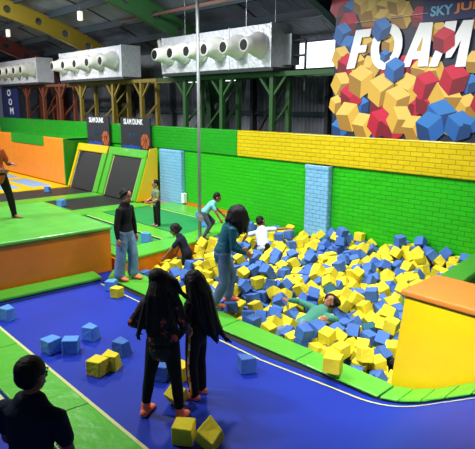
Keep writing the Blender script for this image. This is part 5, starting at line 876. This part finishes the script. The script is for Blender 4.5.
# single cubes lying about
def loose(px, py, z, col, yaw, label, tilt=None, s=.97, v=0, dz=0):
    p = uz(px, py, z+.1*s); q = Quaternion((0, 0, 1), R(yaw))
    if tilt: q = Quaternion(V(tilt[:3]).normalized(), R(tilt[3])) @ q; p.z += dz
    put_cube(p, q, col, label, None, v, s)
loose(8, 313, 0, 'light blue', 20, 'light blue foam cube at the left edge of the blue mat', v=1)
loose(51, 345, 0, 'light blue', 12, 'light blue foam cube, left of the pair on the blue mat', v=3)
loose(71, 345, 0, 'light blue', 52, 'light blue foam cube, right of the touching pair on blue mat', v=0)
loose(91.5, 332, 0, 'light blue', 25, 'light blue foam cube with dented corner behind the blue pair', v=5)
loose(122, 347, 0, 'blue', 20, 'blue foam cube, coloured darker for shade, just behind the two yellow cubes', v=2)  # darker foam colour stands in for the shade on this cube
loose(97.5, 366, 0, 'yellow', 25, 'yellow foam cube, front one of the touching pair on blue mat', v=1)
loose(112, 360.5, 0, 'yellow', 32, 'yellow foam cube, back one of the touching pair on blue mat', v=3)
loose(117, 292, .0, 'yellow', 22, 'yellow foam cube at the feet of the jeans wearer', v=2, s=.85)
loose(111, 285, .0, 'light blue', 35, 'light blue foam cube tucked behind the yellow one near the jeans wearer', v=4, s=.85)
loose(161, 371, 0, 'blue', 30, 'blue foam cube seen behind the legs of the floral top wearer', v=1)
loose(182, 371, 0, 'yellow', 15, 'yellow foam cube standing between the two long-haired people', v=4, s=.9)
loose(177, 398, 0, 'yellow', 10, 'yellow foam cube tipped on a corner by the dark legs', tilt=(1, .6, 0, 38), dz=.035, v=2, s=.9)
loose(184, 432, 0, 'yellow', 38, 'yellow foam cube nearest the bottom edge, standing upright', v=5, s=.98)
loose(211, 438, 0, 'yellow', 10, 'yellow foam cube tilted on edge at the bottom of the photo', tilt=(.6, 1, 0, 32), dz=.03, v=3, s=1.05)
loose(247, 363, 0, 'blue', 62, 'lone dark blue foam cube on the mat by the yellow line', v=2)
loose(333, 363, .1, 'yellow', 25, 'yellow foam cube sitting on the green front pad', v=1, s=1.0)
loose(147, 237, .27, 'light blue', 30, 'light blue foam cube on the green trampoline bed', v=1)
loose(61.5, 203, .27, 'light blue', 20, 'light blue foam cube on the nearer black bed', v=2)
loose(48, 189, .27, 'light blue', 30, 'small-looking light blue foam cube on the farther black bed', v=1, s=.9)
loose(206, 221, .27, 'light blue', 15, 'light blue foam cube just right of the steel pole on the court', v=0, s=1.2)
loose(200, 215, .27, 'light blue', 40, 'light blue foam cube partly behind the steel pole', v=4)

# ================================================================== LIGHT
def area(loc, tgt, size, power, col=(1, 1, 1), spread=125):
    l = bpy.data.lights.new('hall_or_fill_light', 'AREA'); l.shape = 'DISK'; l.size = size; l.energy = power; l.color = col; l.spread = R(spread)
    o = bpy.data.objects.new('hall_or_fill_light', l); COL.objects.link(o); o.location = loc
    o.rotation_euler = (V(tgt)-V(loc)).to_track_quat('-Z', 'Y').to_euler()
area((-7.6, 5.9, 5.9), (-7.0, 7.6, 0), .6, 205, (1, .98, .94))
area((-4.2, 7.0, 5.6), (-5.4, 8.2, 0), .6, 112, (1, .98, .94))
area((-12.3, 5.2, 6.2), (-12.3, 6.4, 0), .9, 223, (1, .98, .95))
area((-18.5, 4.5, 6.3), (-19, 7.2, .6), .9, 279, (1, .98, .95))
area((-12.5, 0.5, 6.6), (-10.5, 3.2, 0), .8, 180, (1, .98, .95))
area((-7.5, 1.0, 6.6), (-6.4, 2.9, 0), .6, 165, (1, .98, .96))
area((-25, 4.5, 6.3), (-24, 8, 1), .9, 215, (1, .98, .95))
area((-1.6, 2.2, 5.6), (-2.7, 5.4, .6), .5, 58, (1, .98, .95), 50)  # added narrow fill to brighten the front of the yellow block
area((-11.5, 5.6, 6.4), (-12, 9.8, 4.5), .8, 130, (.96, .98, 1))  # added fill aimed at the six-nozzle duct, no known fixture
area((-17.5, 5.4, 6.3), (-19, 9.8, 4.5), .8, 110, (.96, .98, 1))  # same kind of added fill, aimed at the middle duct
area((-9, 4.0, 4.6), (-14, 9, 7.5), .8, 80, (.9, .95, 1), 170)  # added upward fill to brighten the roof, no real fixture there
w = bpy.data.worlds.new('hall'); S.world = w; w.use_nodes = True
w.node_tree.nodes['Background'].inputs[0].default_value = (.62, .74, 1, 1); w.node_tree.nodes['Background'].inputs[1].default_value = .1
S.view_settings.view_transform = 'Standard'; S.view_settings.look = 'None'; S.view_settings.gamma = 1; S.view_settings.exposure = 0
try: S.view_settings.use_curve_mapping = False
except Exception: pass
